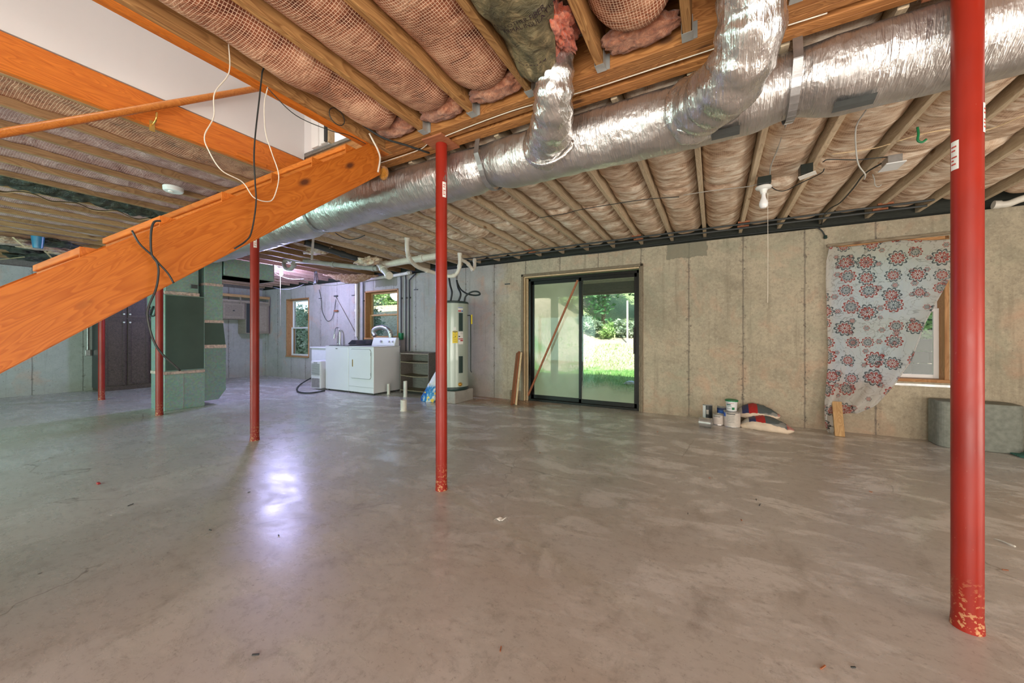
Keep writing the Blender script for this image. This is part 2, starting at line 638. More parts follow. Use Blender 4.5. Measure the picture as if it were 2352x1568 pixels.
def kraft_mat():
    t = NT('kraft_facing')
    o = t.obj()
    n1 = t.noise(o, 7, 6, .65, 1.2)
    c = t.ramp(n1, [(.3, (.035, .036, .022)), (.5, (.13, .105, .055)), (.7, (.34, .25, .13))])
    xyz = t.sep(t.vmath('ADD', o, t.scale(t.comb(t.noise(o, 5, 2), t.noise(o, 6, 2), 0), .03)))
    return t.done(c, .6, 0, t.bump(t.noise(o, 14, 5, .6, 1.4), .9, .02), .4)


M['kraft'] = kraft_mat()
M['print_ink'] = plain('print_ink', (.035, .012, .022), .8)
M['black_film'] = NT('black_film')
_t = M['black_film']
_n = _t.noise(_t.obj(), 9, 6, .7, 1.8)
M['black_film'] = _t.done(_t.ramp(_n, [(.35, (.012, .016, .012)), (.6, (.05, .055, .035)), (.75, (.16, .15, .10))]), .35, 0, _t.bump(_n, 1, .03), .6)


def foil(name, around=False, tint=(.72, .70, .68), crum=1.0, rough=.24):
    t = NT(name)
    o = t.obj()
    w1 = t.noise(t.scale(o, (13, 2.2, 2.2)), 2.2, 4, .6, .6)
    w2 = t.noise(t.scale(o, (34, 7, 7)), 2.0, 3, .6, .8)
    cr = t.voro(t.vmath('ADD', o, t.scale(t.noise(o, 8, 3), .12)), 17, 'F1').outputs['Distance']
    spots = t.noise(o, 3, 4, .6)
    h = t.math('ADD', t.math('ADD', w1, t.math('MULTIPLY', w2, .5)), t.math('MULTIPLY', cr, .5 * crum))
    # reinforcing thread grid of the foil facing
    xyz = t.sep(o)
    g = t.ramp(t.math('FRACT', t.math('MULTIPLY', t.math('ADD', xyz[0], 40), 38)), [(0, 1), (.12, 0), (.9, 0), (1, 1)])
    h = t.math('ADD', h, t.math('MULTIPLY', g, .08))
    c = t.ramp(spots, [(.35, tuple(x * .78 for x in tint)), (.65, tint)])
    ro = t.ramp(t.noise(o, 11, 4), [(.3, rough - .06), (.7, rough + .12)])
    return t.done(c, ro, .92, t.bump(h, .52 * crum, .016))


M['foil'] = foil('foil_wrap', rough=.33)
M['foil_crumpled'] = foil('foil_crumpled', crum=1.0, rough=.22, tint=(.80, .78, .76))


def galv(name, tint=(.42, .60, .53)):
    t = NT(name)
    o = t.obj()
    v = t.voro(t.vmath('ADD', o, t.scale(t.noise(o, 14, 2), .03)), 42)
    c = t.mix(.55, t.ramp(t.noise(o, 5, 5, .7), [(.35, tuple(x * .75 for x in tint)), (.65, tint)]), v.outputs['Color'], 'MULTIPLY')
    c = t.mix(.55, c, tint)
    return t.done(c, .38, .55, t.bump(t.noise(o, 3, 3), .2, .02), .5)


M['galv'] = galv('galvanized')
M['galv_dark'] = galv('galvanized_flaked', (.33, .46, .41))
M['furnace_panel'] = plain('furnace_panel', (.085, .125, .105), .28, 0.3, .1, 3)
M['hanger'] = plain('zinc_hanger', (.55, .56, .54), .4, .7)
M['strap'] = plain('zinc_strap', (.42, .42, .42), .38, .8, .2)
M['tape'] = plain('foil_tape', (.62, .46, .40), .6, .15, .4, 30)


def red_paint():
    t = NT('red_oxide_paint')
    o = t.obj()
    n1 = t.noise(t.scale(o, (1, 1, .35)), 11, 5, .65, .3)
    c = t.ramp(t.noise(o, 2, 3), [(.3, (.22, .013, .006)), (.7, (.36, .022, .009))])
    chips = t.ramp(n1, [(.675, 0), (.69, 1)])
    c = t.mix(chips, c, (.17, .14, .13))
    sc = t.ramp(t.noise(t.scale(o, (5, 5, 1)), 30, 3, .7), [(.72, 0), (.75, 1)])
    c = t.mix(t.math('MULTIPLY', sc, .6), c, (.62, .35, .2))
    z = t.sep(o)[2]
    low = t.math('MULTIPLY', t.ramp(z, [(0, 1), (.22, 0)]), t.ramp(t.noise(o, 60, 3, .6), [(.55, 0), (.6, 1)]))
    c = t.mix(low, c, (.55, .30, .14))
    return t.done(c, t.ramp(n1, [(.4, .34), (.7, .5)]), .0, t.bump(n1, .25, .003), .42)


M['red'] = red_paint()
M['sticker'] = plain('paper_sticker', (.82, .80, .75), .6, 0, .05)
M['red_ink'] = plain('red_ink', (.55, .08, .06), .6)
M['drywall'] = plain('drywall_paint', (.66, .64, .63), .8, 0, .03, 2, .05)
M['white_trim'] = plain('white_trim', (.80, .79, .77), .45, 0, .03, 3, .03)
M['brass'] = plain('brass', (.65, .42, .12), .3, .9)
M['handrail'] = wood('handrail_stain', (.50, .15, .025), (.74, .29, .06), knots=False, rough=.3)
M['bronze'] = plain('bronze_aluminium', (.012, .010, .008), .38, .5, .2)
M['black_rubber'] = plain('black_rubber', (.02, .025, .025), .5)
M['black_pipe'] = plain('black_pipe', (.045, .05, .05), .5)
M['white_cord'] = plain('white_cord', (.72, .66, .56), .5)
M['pvc'] = plain('pvc_white', (.72, .68, .60), .4, 0, .12, 10)
M['pvc_gray'] = plain('pvc_gray', (.40, .38, .34), .5, 0, .2, 8)
M['enamel'] = plain('white_enamel', (.80, .80, .80), .28, 0, .02, 3, .02, coat=.3)
M['plastic_white'] = plain('white_plastic', (.76, .77, .77), .4, 0, .03)
M['plastic_dark'] = plain('dark_plastic', (.035, .04, .042), .35)
M['glass_dark'] = plain('tinted_lid_glass', (.03, .035, .04), .08, 0, .05, 3, 0)
M['chrome'] = plain('chrome', (.45, .45, .46), .2, .9)
M['line_gray'] = plain('shadow_line', (.25, .26, .25), .5)
M['heater'] = plain('heater_enamel', (.43, .49, .42), .32, .1, .04, 3, .02, coat=.4)
M['heater_dark'] = plain('heater_access', (.02, .045, .04), .35)
M['yellow'] = plain('yellow_label', (.86, .62, .03), .5, 0, .04)
M['blue'] = plain('blue_print', (.03, .12, .50), .45, 0, .1)
M['porcelain'] = plain('porcelain', (.82, .82, .78), .25, 0, .02, 3, .02)
M['box_dark'] = plain('outlet_box', (.015, .022, .018), .4)
M['cement_block'] = plain('cement_block', (.22, .235, .20), .9, 0, .2, 25, .6)
M['can'] = plain('tin_can', (.50, .49, .47), .35, .7, .15)
M['can_label'] = plain('can_label', (.60, .54, .48), .6, 0, .08, 40)
M['green_lid'] = plain('green_lid', (.01, .20, .07), .35)
M['navy'] = plain('navy_print', (.02, .035, .12), .5)
M['red_print'] = plain('red_print', (.45, .03, .03), .5)
M['gray_green'] = plain('green_cord', (.035, .13, .10), .5)
M['yellow_ball'] = plain('yellow_rubber', (.75, .55, .02), .4)
M['white_stone'] = plain('pale_slab', (.50, .48, .42), .8)
M['blue_cup'] = plain('blue_cup', (.02, .14, .26), .3)
M['bark'] = plain('bark', (.13, .10, .07), .9, 0, .4, 12, .8)
M['siding'] = plain('siding', (.45, .42, .36), .8)
M['roof'] = plain('roof_shingle', (.08, .08, .08), .9)
M['deck'] = wood('deck_plank', (.50, .45, .33), (.75, .70, .54), knots=False)
M['deck_dark'] = wood('deck_beam', (.05, .045, .04), (.12, .105, .09), knots=False)
M['deck_post'] = wood('deck_post', (.16, .15, .12), (.30, .28, .22), knots=False)
M['gray_label'] = plain('gray_label', (.07, .075, .072), .5)


def glass(name, milk, col=(.75, .80, .62)):
    t = NT(name)
    nt = t.t
    tr = t.n('ShaderNodeBsdfTransparent')
    tr.inputs[0].default_value = (.94, .97, .95, 1)
    gl = t.n('ShaderNodeBsdfGlossy')
    gl.inputs['Roughness'].default_value = .03
    df = t.n('ShaderNodeBsdfTranslucent')
    df.inputs[0].default_value = tuple(col) + (1,)
    d2 = t.n('ShaderNodeBsdfDiffuse')
    d2.inputs[0].default_value = tuple(col) + (1,)
    m0 = t.n('ShaderNodeMixShader')
    nt.links.new(df.outputs[0], m0.inputs[1])
    nt.links.new(d2.outputs[0], m0.inputs[2])
    m0.inputs[0].default_value = .45
    m1 = t.n('ShaderNodeMixShader')
    nt.links.new(tr.outputs[0], m1.inputs[1])
    nt.links.new(m0.outputs[0], m1.inputs[2])
    if milk == 'low':
        z = t.sep(t.obj())[2]
        f = t.ramp(t.math('ADD', z, t.math('MULTIPLY', t.noise(t.obj(), 3, 3), .2)), [(.10, .62), (.36, .42), (.50, .04)])
        t.put(m1.inputs[0], f)
    elif milk:
        f = t.ramp(t.noise(t.obj(), 1.4, 3), [(.3, milk - .08), (.7, milk + .08)])
        t.put(m1.inputs[0], f)
    else:
        m1.inputs[0].default_value = .02
    m2 = t.n('ShaderNodeMixShader')
    m2.inputs[0].default_value = .018
    nt.links.new(m1.outputs[0], m2.inputs[1])
    nt.links.new(gl.outputs[0], m2.inputs[2])
    nt.links.new(m2.outputs[0], t.out.inputs[0])
    return t.m


M['glass'] = glass('window_glass', 0)
M['glass_milky'] = glass('fogged_glass', .52)
M['glass_low'] = glass('glass_fogged_low', 'low')


def bulb_mat(name, col, emit):
    t = NT(name)
    t.b.inputs['Base Color'].default_value = (.9, .9, .9, 1)
    t.b.inputs['Roughness'].default_value = .2
    if emit:
        t.b.inputs['Emission Color'].default_value = tuple(col) + (1,)
        t.b.inputs['Emission Strength'].default_value = emit
    return t.m


M['bulb_off'] = bulb_mat('bulb_unlit', (1, 1, 1), 0)
M['bulb_lit'] = bulb_mat('bulb_lit', (.85, .82, 1), 30)


def floral():
    """printed cloth: medallion flowers in coral and blue-grey, laid out on the cloth plane (X, Z)"""
    t = NT('floral_cloth')
    xyz = t.sep(t.obj())
    p = t.comb(xyz[0], xyz[2], 0)
    base = (.93, .92, .90)
    col = None

    def layer(scale, seed, R, petals, colA, colB, prev, thr):
        pp = t.vmath('ADD', p, (seed * 3.7, seed * 1.9, 0))
        v = t.voro(pp, scale, 'F1', .45)
        v.voronoi_dimensions = '2D'
        pos = v.outputs['Position']
        d = t.vmath('SUBTRACT', pp, pos)
        s_ = t.sep(d)
        ang = t.math('ARCTAN2', s_[1], s_[0])
        ln = t.vmath('LENGTH', d)
        rc = t.sep(v.outputs['Color'])
        pet = t.math('COSINE', t.math('MULTIPLY', ang, petals))
        pet2 = t.math('ABSOLUTE', pet)
        rr = t.math('MULTIPLY', t.math('MULTIPLY', R, t.math('ADD', .68, t.math('MULTIPLY', rc[2], .45))), t.math('ADD', .74, t.math('MULTIPLY', pet2, .30)))
        q = t.math('DIVIDE', ln, rr)
        ring = t.ramp(t.math('ABSOLUTE', t.math('SUBTRACT', q, .94)), [(.0, 1), (.075, .9), (.10, 0)])
        inner = t.ramp(t.math('ABSOLUTE', t.math('SUBTRACT', q, .60)), [(0, 1), (.06, .9), (.09, 0)])
        spokes = t.math('MULTIPLY', t.ramp(t.math('COSINE', t.math('MULTIPLY', ang, petals * 2)), [(.3, 0), (.5, 1)]),
                        t.ramp(q, [(.15, 0), (.2, 1), (.5, 1), (.55, 0)]))
        core = t.ramp(q, [(.12, 1), (.16, 0)])
        fill = t.math('MULTIPLY', t.ramp(t.noise(pp, 90, 2), [(.56, 0), (.60, 1)]), t.ramp(q, [(.62, 0), (.66, .9), (.9, .9), (.94, 0)]))
        on = t.math('GREATER_THAN', rc[0], thr)
        red = t.math('GREATER_THAN', rc[1], .45)
        c1 = t.mix(red, colB, colA)
        c2 = t.mix(red, colA, colB)
        a = t.math('MULTIPLY', t.math('MAXIMUM', ring, fill), on)
        b = t.math('MULTIPLY', t.math('MAXIMUM', t.math('MAXIMUM', inner, core), spokes), on)
        out = t.mix(t.math('MULTIPLY', a, .85), prev, c1)
        return t.mix(t.math('MULTIPLY', b, .8), out, c2)

    red_, gry = (.68, .085, .05), (.20, .25, .27)
    col = layer(5.3, 1, .080, 5, red_, gry, base, .10)
    col = layer(8.0, 2, .030, 3, red_, gry, col, .45)
    vine = t.ramp(t.math('ABSOLUTE', t.math('SUBTRACT', t.noise(p, 7, 2, .5, 1.5), .5)), [(.0, 1), (.010, .8), (.016, 0)])
    col = t.mix(t.math('MULTIPLY', vine, .4), col, (.45, .42, .38))
    tl = t.n('ShaderNodeBsdfTranslucent')
    t.put(tl.inputs[0], col)
    df = t.n('ShaderNodeBsdfDiffuse')
    t.put(df.inputs[0], col)
    mx = t.n('ShaderNodeMixShader')
    mx.inputs[0].default_value = .82
    t.t.links.new(df.outputs[0], mx.inputs[1])
    t.t.links.new(tl.outputs[0], mx.inputs[2])
    t.t.links.new(mx.outputs[0], t.out.inputs[0])
    return t.m


M['floral'] = floral()


def grass_mat():
    t = NT('yard_ground')
    o = t.obj()
    n1 = t.noise(o, .6, 5, .6)
    n2 = t.noise(o, 14, 4, .7)
    y = t.sep(o)[1]
    q = t.math('ADD', t.math('MULTIPLY', y, .1), t.math('MULTIPLY', t.math('SUBTRACT', n1, .5), .7))
    c = t.ramp(q, [(1.05, 0), (1.0, 0)])
    green = t.ramp(n2, [(.3, (.05, .15, .03)), (.7, (.22, .42, .12))])
    straw = t.ramp(n2, [(.3, (.32, .24, .17)), (.7, (.66, .56, .45))])
    f = t.ramp(t.math('SUBTRACT', q, 1.0), [(.20, 0), (.30, 1), (.75, 1), (.95, .3)])
    bank = t.ramp(t.math('ADD', t.math('MULTIPLY', t.sep(o)[0], -.1), t.math('MULTIPLY', n1, .5)), [(.85, 0), (.95, .85)])
    f = t.math('MAXIMUM', f, bank)
    c = t.mix(f, green, straw)
    return t.done(c, .95, 0, t.bump(n2, .6, .05), .1)


M['yard'] = grass_mat()


def leaf_mat(name, a, b, c3):
    t = NT(name)
    c = t.ramp(t.noise(t.obj(), 2.6, 4, .7), [(.3, a), (.5, b), (.7, c3)])
    df = t.n('ShaderNodeBsdfDiffuse')
    tl = t.n('ShaderNodeBsdfTranslucent')
    t.put(df.inputs[0], c)
    t.put(tl.inputs[0], c)
    mx = t.n('ShaderNodeMixShader')
    mx.inputs[0].default_value = .4
    t.t.links.new(df.outputs[0], mx.inputs[1])
    t.t.links.new(tl.outputs[0], mx.inputs[2])
    t.t.links.new(mx.outputs[0], t.out.inputs[0])
    return t.m


M['leaf_dark'] = leaf_mat('leaf_dark', (.03, .09, .04), (.08, .22, .09), (.28, .46, .24))
M['leaf_light'] = leaf_mat('leaf_light', (.10, .20, .06), (.30, .48, .16), (.75, .82, .52))
M['leaf_gray'] = leaf_mat('leaf_gray', (.08, .14, .09), (.30, .40, .27), (.85, .88, .80))

# ================================================================== STRUCTURE
WY = 5.60            # inner face of the long wall
XL, XR = -11.25, 4.6
YN = -3.6
ZT = 2.41            # top of the poured wall
ZB, ZS = 2.53, 2.765  # joist bottom, subfloor underside


def struct(name, mb, mat, parent=None, **kw):
    o = mb.build(name, mat, parent, origin=(0, 0, 0), **kw)
    if parent is None:
        o['kind'] = 'structure'
    return o


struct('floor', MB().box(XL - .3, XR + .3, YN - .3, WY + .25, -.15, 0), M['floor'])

OPEN = [(-10.05, -9.04, .56, 2.10), (-6.94, -5.88, 1.04, 2.13), (-2.92, -.91, 0, 2.18), (1.20, 2.17, .62, 2.18)]
mb = MB()
x = XL - .25
for a, b, z0, z1 in OPEN:
    mb.box(x, a, WY, WY + .25, 0, ZT)
    if z0 > 0:
        mb.box(a, b, WY, WY + .25, 0, z0)
    mb.box(a, b, WY, WY + .25, z1, ZT)
    x = b
mb.box(x, XR + .25, WY, WY + .25, 0, ZT)
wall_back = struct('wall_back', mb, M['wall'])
struct('wall_left', MB().box(XL - .25, XL, YN, WY, 0, ZT), M['wall_left'])
struct('wall_right', MB().box(XR, XR + .25, YN, WY, 0, ZT), M['wall_left'])
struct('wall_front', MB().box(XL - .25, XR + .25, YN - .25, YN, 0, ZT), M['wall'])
# rim boards closing the floor frame above the walls
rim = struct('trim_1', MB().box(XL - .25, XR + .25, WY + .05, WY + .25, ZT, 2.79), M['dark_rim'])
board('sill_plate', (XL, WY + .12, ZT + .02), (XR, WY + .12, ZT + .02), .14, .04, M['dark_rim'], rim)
struct('trim_2', MB().box(XL - .25, XL - .05, YN - .25, WY + .05, ZT, 2.79).box(XR + .05, XR + .25, YN - .25, WY + .05, ZT, 2.79)
       .box(XL - .05, XR + .05, YN - .25, YN - .05, ZT, 2.79), M['gray_board'])

# subfloor with the stair opening
OX0, OX1, OY0, OY1 = -3.30, -2.29, -1.70, 2.00
ceiling = struct('ceiling', MB().box(XL - .05, OX0 - .012, YN - .05, WY + .05, ZS, 2.79).box(OX1, XR + .05, YN - .05, WY + .05, ZS, 2.79)
                 .box(OX0, OX1, YN - .05, OY0, ZS, 2.79).box(OX0, OX1, OY1, WY + .05, ZS, 2.79), M['gray_board'])

XK = lambda k: -.11 + .412 * k
JW = .038
# joists: near run (Y < beam) and far run (beam -> long wall)
for k in range(-27, 12):
    xk = XK(k)
    if xk > XR or xk < XL:
        continue
    # far run
    m = M['joist_far'] if k >= -12 else (M['joist_left'] if k > -17 else M['joist_bulb_tint'])
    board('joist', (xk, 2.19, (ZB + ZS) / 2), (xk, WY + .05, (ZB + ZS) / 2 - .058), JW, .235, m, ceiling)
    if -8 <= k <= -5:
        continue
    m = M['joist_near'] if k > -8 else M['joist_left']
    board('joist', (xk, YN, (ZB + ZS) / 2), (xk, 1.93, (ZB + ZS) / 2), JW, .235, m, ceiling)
    # metal hanger at the beam
    if k > -8:
        t_, hx = .0025, JW / 2 + .003
        h = MB().box(xk - hx, xk + hx, 1.87, 1.928, ZB - t_ - .001, ZB - .001)
        h.box(xk - hx - t_, xk - hx, 1.87, 1.928, ZB - .003, ZB + .075).box(xk + hx, xk + hx + t_, 1.87, 1.928, ZB - .003, ZB + .075)
        h.box(xk + hx, xk + hx + .02, 1.925, 1.929, ZB, ZB + .08)
        h.build('joist_hanger', M['hanger'], ceiling)
# trimmers at both sides of the stair opening
for xa in (-2.27, -2.23, -2.19):
    board('joist', (xa, YN, (ZB + ZS) / 2), (xa, 2.01, (ZB + ZS) / 2), JW, .235, M['stair'] if xa < -2.2 else M['joist_near'], ceiling)
tr = board('trimmer', (-3.32, OY0 - .1, 2.632), (-3.32, 2.012, 2.632), .04, .205, M['stair'], ceiling)
board('trimmer', (-3.362, YN, (ZB + ZS) / 2), (-3.362, 1.93, (ZB + ZS) / 2), JW, .235, M['joist_left'], ceiling)
board('cleat', PX(543, 352, -3.293), PX(612, 382, -3.293), .012, .03, M['stair'], ceiling)
board('header', (OX0, OY0 - .02, (ZB + ZS) / 2), (OX1, OY0 - .02, (ZB + ZS) / 2), .04, .235, M['stair'], ceiling)
# built-up beam: plies butted end to end at the posts
PX_POSTS = [-9.36, -6.85, -4.31, -1.74, .85, 3.4]
seams = [XL] + PX_POSTS[1::2] + [XR]
for y0, y1, cutx in ((1.93, 1.972, seams), (1.972, 2.014, [XL] + PX_POSTS[0::2] + [XR]), (2.014, 2.052, seams), (2.085, 2.127, seams), (2.127, 2.168, [XL] + PX_POSTS[0::2] + [XR])):
    segs = list(zip(cutx[:-1], cutx[1:]))
    if y0 < 2.0:   # the inner plies stop at the stair opening
        segs = [q_ for a, b in segs for q_ in ([(a, -3.345), (-2.17, b)] if a < -3.3 < b or a < -2.2 < b else [(a, b)])]
    for a, b in segs:
        board('beam_ply', (a + .002, (y0 + y1) / 2, (ZB + ZS) / 2), (b - .002, (y0 + y1) / 2, (ZB + ZS) / 2), y1 - y0 - .002, .235, M['beam'], ceiling)


# insulation batts ------------------------------------------------
def zbot(y):
    return ZB if y < 2.2 else ZB - .058 * 2 * (y - 2.19) / 3.45 * .5 - 0.0


def batt(x0, x1, y0, y1, mat, seed, sag=.0, lift=.075, wr=.016, arc0=.0, arc1=.0, ny=None, wrf=9.0, name='insulation_batt', parent=None):
    n_y = ny or max(8, int((y1 - y0) / .045))
    n_x = 14
    mb = MB()

    def fn(s, t_):
        x_ = x0 + (x1 - x0) * s
        e = (2 * s - 1)
        ya = y0 + arc0 * e * e
        yb = y1 - arc1 * e * e
        y_ = ya + (yb - ya) * t_
        z = zbot(y_) + .018 + lift * abs(e) ** 3.2 - sag * (1 - e * e)
        endl = min(t_, 1 - t_) * (y1 - y0)
        if endl < .09:
            z += .10 * (1 - endl / .09) ** 2
        z += wr * nz(x_ * 3 + seed, y_ * wrf, seed * 1.7) + .018 * nz(x_ * 2 + seed * 3, y_ * 1.7, seed)
        z = min(z, ZS - .012)
        return (x_, y_, z)
    mb.grid(n_x, n_y, fn)
    # sides up to the subfloor
    base = len(mb.v)
    ring = [i for i in range(n_x + 1)] + [(n_x + 1) * j + n_x for j in range(1, n_y + 1)] + \
           [(n_x + 1) * n_y + i for i in range(n_x - 1, -1, -1)] + [(n_x + 1) * j for j in range(n_y - 1, 0, -1)]
    tops = [Vector((mb.v[i].x, mb.v[i].y, ZS - .006)) for i in ring]
    nr = len(ring)
    mb.v += tops
    for i in range(nr):
        mb.f.append((ring[i], ring[(i + 1) % nr], base + (i + 1) % nr, base + i))
        mb.mi.append(0)
    return mb.build(name, mat, parent if parent is not None else ceiling, smooth=True)


for k in range(-27, 11):
    xa, xb = XK(k) + JW / 2 + .003, XK(k + 1) - JW / 2 - .003
    if xa < XL or xb > XR:
        continue
    # far side of the beam
    if k >= -11 or k in (-12, -14, -16):
        m = M['batt_far']
        lift = .085 if k > -8 else .05
        if k > -11:
            ym = 3.95 + .12 * math.sin(k * 2.1)
            batt(xa, xb, 2.25, ym, m, k * 3.1, sag=.0, lift=lift, wr=.022, wrf=7)
            batt(xa, xb, ym - .015, WY - .10, m, k * 3.1 + 50, sag=.004, lift=lift, wr=.022, arc1=.10, wrf=7)
        else:
            batt(xa, xb, 2.25, 5.3, m, k * 3.1, sag=-.03, lift=lift, wr=.02)
    # near side
    if -8 <= k <= -5:
        continue
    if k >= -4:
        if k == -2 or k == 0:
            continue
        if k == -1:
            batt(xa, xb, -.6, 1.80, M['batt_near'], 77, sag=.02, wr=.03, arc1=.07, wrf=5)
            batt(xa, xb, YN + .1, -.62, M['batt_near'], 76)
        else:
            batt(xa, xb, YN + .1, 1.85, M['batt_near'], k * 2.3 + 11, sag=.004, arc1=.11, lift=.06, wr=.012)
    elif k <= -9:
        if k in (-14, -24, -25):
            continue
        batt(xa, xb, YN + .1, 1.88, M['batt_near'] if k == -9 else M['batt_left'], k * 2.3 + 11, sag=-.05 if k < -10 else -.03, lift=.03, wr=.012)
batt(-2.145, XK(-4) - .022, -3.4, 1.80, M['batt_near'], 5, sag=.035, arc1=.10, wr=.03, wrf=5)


# loose fiberglass ends at the beam
def fluff(name, c, sx, sy, sz, mat, seed, parent=None, amp=.28, sub=4, kind=None):
    bm = bmesh.new()
    bmesh.ops.create_icosphere(bm, subdivisions=sub, radius=1)
    vs_ = []
    for v in bm.verts:
        p = v.co.copy()
        d = 1 + amp * nz(p.x * 2.2 + seed, p.y * 2.2, p.z * 2.2) + amp * .6 * nz(p.x * 6 + seed, p.y * 6, p.z * 6) + amp * .25 * nz(p.x * 15 + seed, p.y * 15, p.z * 15)
        vs_.append(Vector(c) + Vector((p.x * sx * d, p.y * sy * d, p.z * sz * d)))
    fs_ = [tuple(v.index for v in f.verts) for f in bm.faces]
    bm.free()
    mb_ = MB().add(vs_, fs_)
    return mb_.build(name, mat, parent, smooth=True)


for k in (-5, -4, -3, -1):
    cx = (XK(k) + XK(k + 1)) / 2
    yy = 1.85
    fluff('fiberglass_edge', (cx, yy, 2.60), .175, .075, .055, M['edge_fluff'], k * 7, ceiling, .25, 4)

# ================================================================== UPSTAIRS seen through the stair opening
up = MB()
up.box(-3.42, -3.302, -1.8, 2.0, 2.742, 5.2)
struct('wall_stairwell_left', up, M['drywall'])
struct('wall_stairwell_right', MB().box(-2.285, -2.17, -1.8, 4.2, 2.80, 5.2), M['drywall'])
struct('wall_stairwell_rear', MB().box(-3.42, -2.17, -1.85, -1.75, 2.80, 5.2), M['drywall'])
struct('ceiling_upper', MB().box(-5.2, -2.17, -1.8, 4.2, 5.2, 5.3), M['drywall'])
struct('wall_hall', MB().box(-5.2, -2.17, 4.1, 4.2, 2.80, 5.2).box(-5.2, -5.1, 2.1, 4.1, 2.80, 5.2), M['drywall'])
struct('wall_stairwell_end', MB().box(-5.2, -2.93, 2.0, 2.035, 2.80, 5.2).box(-2.93, -2.285, 2.0, 2.035, 4.85, 5.2), M['drywall'])
d2 = thing('door_2', None, None, (-2.6, 2.0, 2.8))
d2['kind'] = 'structure'
MB().box(-3.16, -3.06, 1.975, 2.0, 2.80, 4.9).box(-3.06, -3.02, 1.985, 2.0, 2.8, 4.9).box(-3.02, -2.955, 1.97, 2.0, 2.80, 4.9).build('casing', M['white_trim'], d2, bevel=.004)
MB().box(-2.93, -2.915, 1.98, 2.036, 2.80, 4.85).build('jamb', M['edge_wood'], d2)
MB().box(-2.945, -2.927, 1.955, 1.975, 2.80, 4.8).build('door_edge', M['plastic_dark'], d2)
MB().box(-2.958, -2.902, 1.962, 1.968, 3.0, 3.11).cyl((-2.93, 1.957, 3.0), (-2.93, 1.957, 3.11), .007, 10).build('hinge', M['brass'], d2)
light('POINT', 'stairwell_fill', (-2.75, -.2, 4.9), 26, (1, .93, .86), radius=.12)  # unseen fill added to light the stairwell
light('POINT', 'hall_fill', (-3.6, 3.2, 4.9), 45, (1, .97, .97), radius=.12)  # unseen fill added so the hall beyond the doorway looks bright

# the house above: outside wall and roof
struct('wall_exterior_upper', MB().box(XL - .35, XR + .35, WY + .15, WY + .30, 2.79, 5.6).box(XL - .35, XL - .2, YN - .3, WY + .15, 2.79, 5.6)
       .box(XR + .2, XR + .35, YN - .3, WY + .15, 2.79, 5.6).box(XL - .35, XR + .35, YN - .3, YN - .15, 2.79, 5.6), M['siding'])
struct('roof', MB().prism([(YN - .8, 5.5), (WY + .8, 5.5), ((YN + WY) / 2, 7.6)], 'x', XL - .8, XR + .8), M['roof'])

# ================================================================== WINDOWS AND DOOR


def window(n, x0, x1, z0, z1, sash_mat, deep=.11, casing=True, jamb=None):
    w_ = thing('window_%d' % n, None, None, ((x0 + x1) / 2, WY, z0))
    w_['kind'] = 'structure'
    jm = jamb or M['window_wood']
    t_ = .035
    # jamb boards lining the hole
    board('jamb', (x0 + t_ / 2, WY + .10, z0), (x0 + t_ / 2, WY + .10, z1), t_, .22, jm, w_)
    board('jamb', (x1 - t_ / 2, WY + .10, z0), (x1 - t_ / 2, WY + .10, z1), t_, .22, jm, w_)
    board('head_jamb', (x0, WY + .10, z1 - t_ / 2), (x1, WY + .10, z1 - t_ / 2), .22, t_, jm, w_)
    board('window_sill', (x0, WY + .09, z0 + t_ / 2), (x1, WY + .09, z0 + t_ / 2), .24, t_, jm, w_)
    a, b, c, d = x0 + t_, x1 - t_, z0 + t_, z1 - t_
    zm = (c + d) / 2
    fr = .042

    def sash(y, c_, d_):
        s = MB().box(a, a + fr, y, y + .03, c_, d_).box(b - fr, b, y, y + .03, c_, d_).box(a + fr, b - fr, y, y + .03, c_, c_ + fr).box(a + fr, b - fr, y, y + .03, d_ - fr * .8, d_)
        o = s.build('sash', sash_mat, w_, bevel=.003)
        MB().box(a + fr, b - fr, y + .012, y + .016, c_ + fr, d_ - fr * .8).build('glass_pane', M['glass'], o)
    sash(WY + deep, c, zm + .02)
    sash(WY + deep + .035, zm - .02, d)
    MB().box((a + b) / 2 - .03, (a + b) / 2 + .03, WY + deep - .006, WY + deep + .012, zm + .02, zm + .032).build('sash_lock', M['brass'], w_)
    return w_


window(1, *OPEN[0], M['white_trim'])
window(2, *OPEN[1], M['pine'])
w3 = window(3, *OPEN[3], M['white_trim'], deep=.10)
MB().box(1.75, 2.2, WY - .02, WY + .01, .575, .60).build('metal_ledge', M['strap'], w3)

dr = thing('door_1', None, None, (-1.915, WY, 0))
dr['kind'] = 'structure'
x0, x1, z1 = -2.92, -.91, 2.18
board('casing', (x0 + .02, WY + .10, 0), (x0 + .02, WY + .10, z1), .04, .24, M['old_wood'], dr)
board('casing', (x1 - .02, WY + .10, 0), (x1 - .02, WY + .10, z1), .04, .24, M['old_wood'], dr)
board('head_casing', (x0, WY + .10, z1 - .02), (x1, WY + .10, z1 - .02), .24, .04, M['old_wood'], dr)
board('stop_strip', (x0 + .05, WY + .03, 0), (x0 + .05, WY + .03, z1 - .04), .018, .06, M['edge_wood'], dr)
board('stop_strip', (x0 + .09, WY + .05, 0), (x0 + .09, WY + .05, z1 - .07), .015, .05, M['edge_wood'], dr)
board('stop_strip', (x1 - .05, WY + .03, 0), (x1 - .05, WY + .03, z1 - .04), .018, .06, M['old_wood'], dr)
board('stop_strip', (x0 + .04, WY + .03, z1 - .05), (x1 - .04, WY + .03, z1 - .05), .06, .018, M['edge_wood'], dr)
a, b, zt = x0 + .11, x1 - .07, z1 - .075
fy = WY + .06
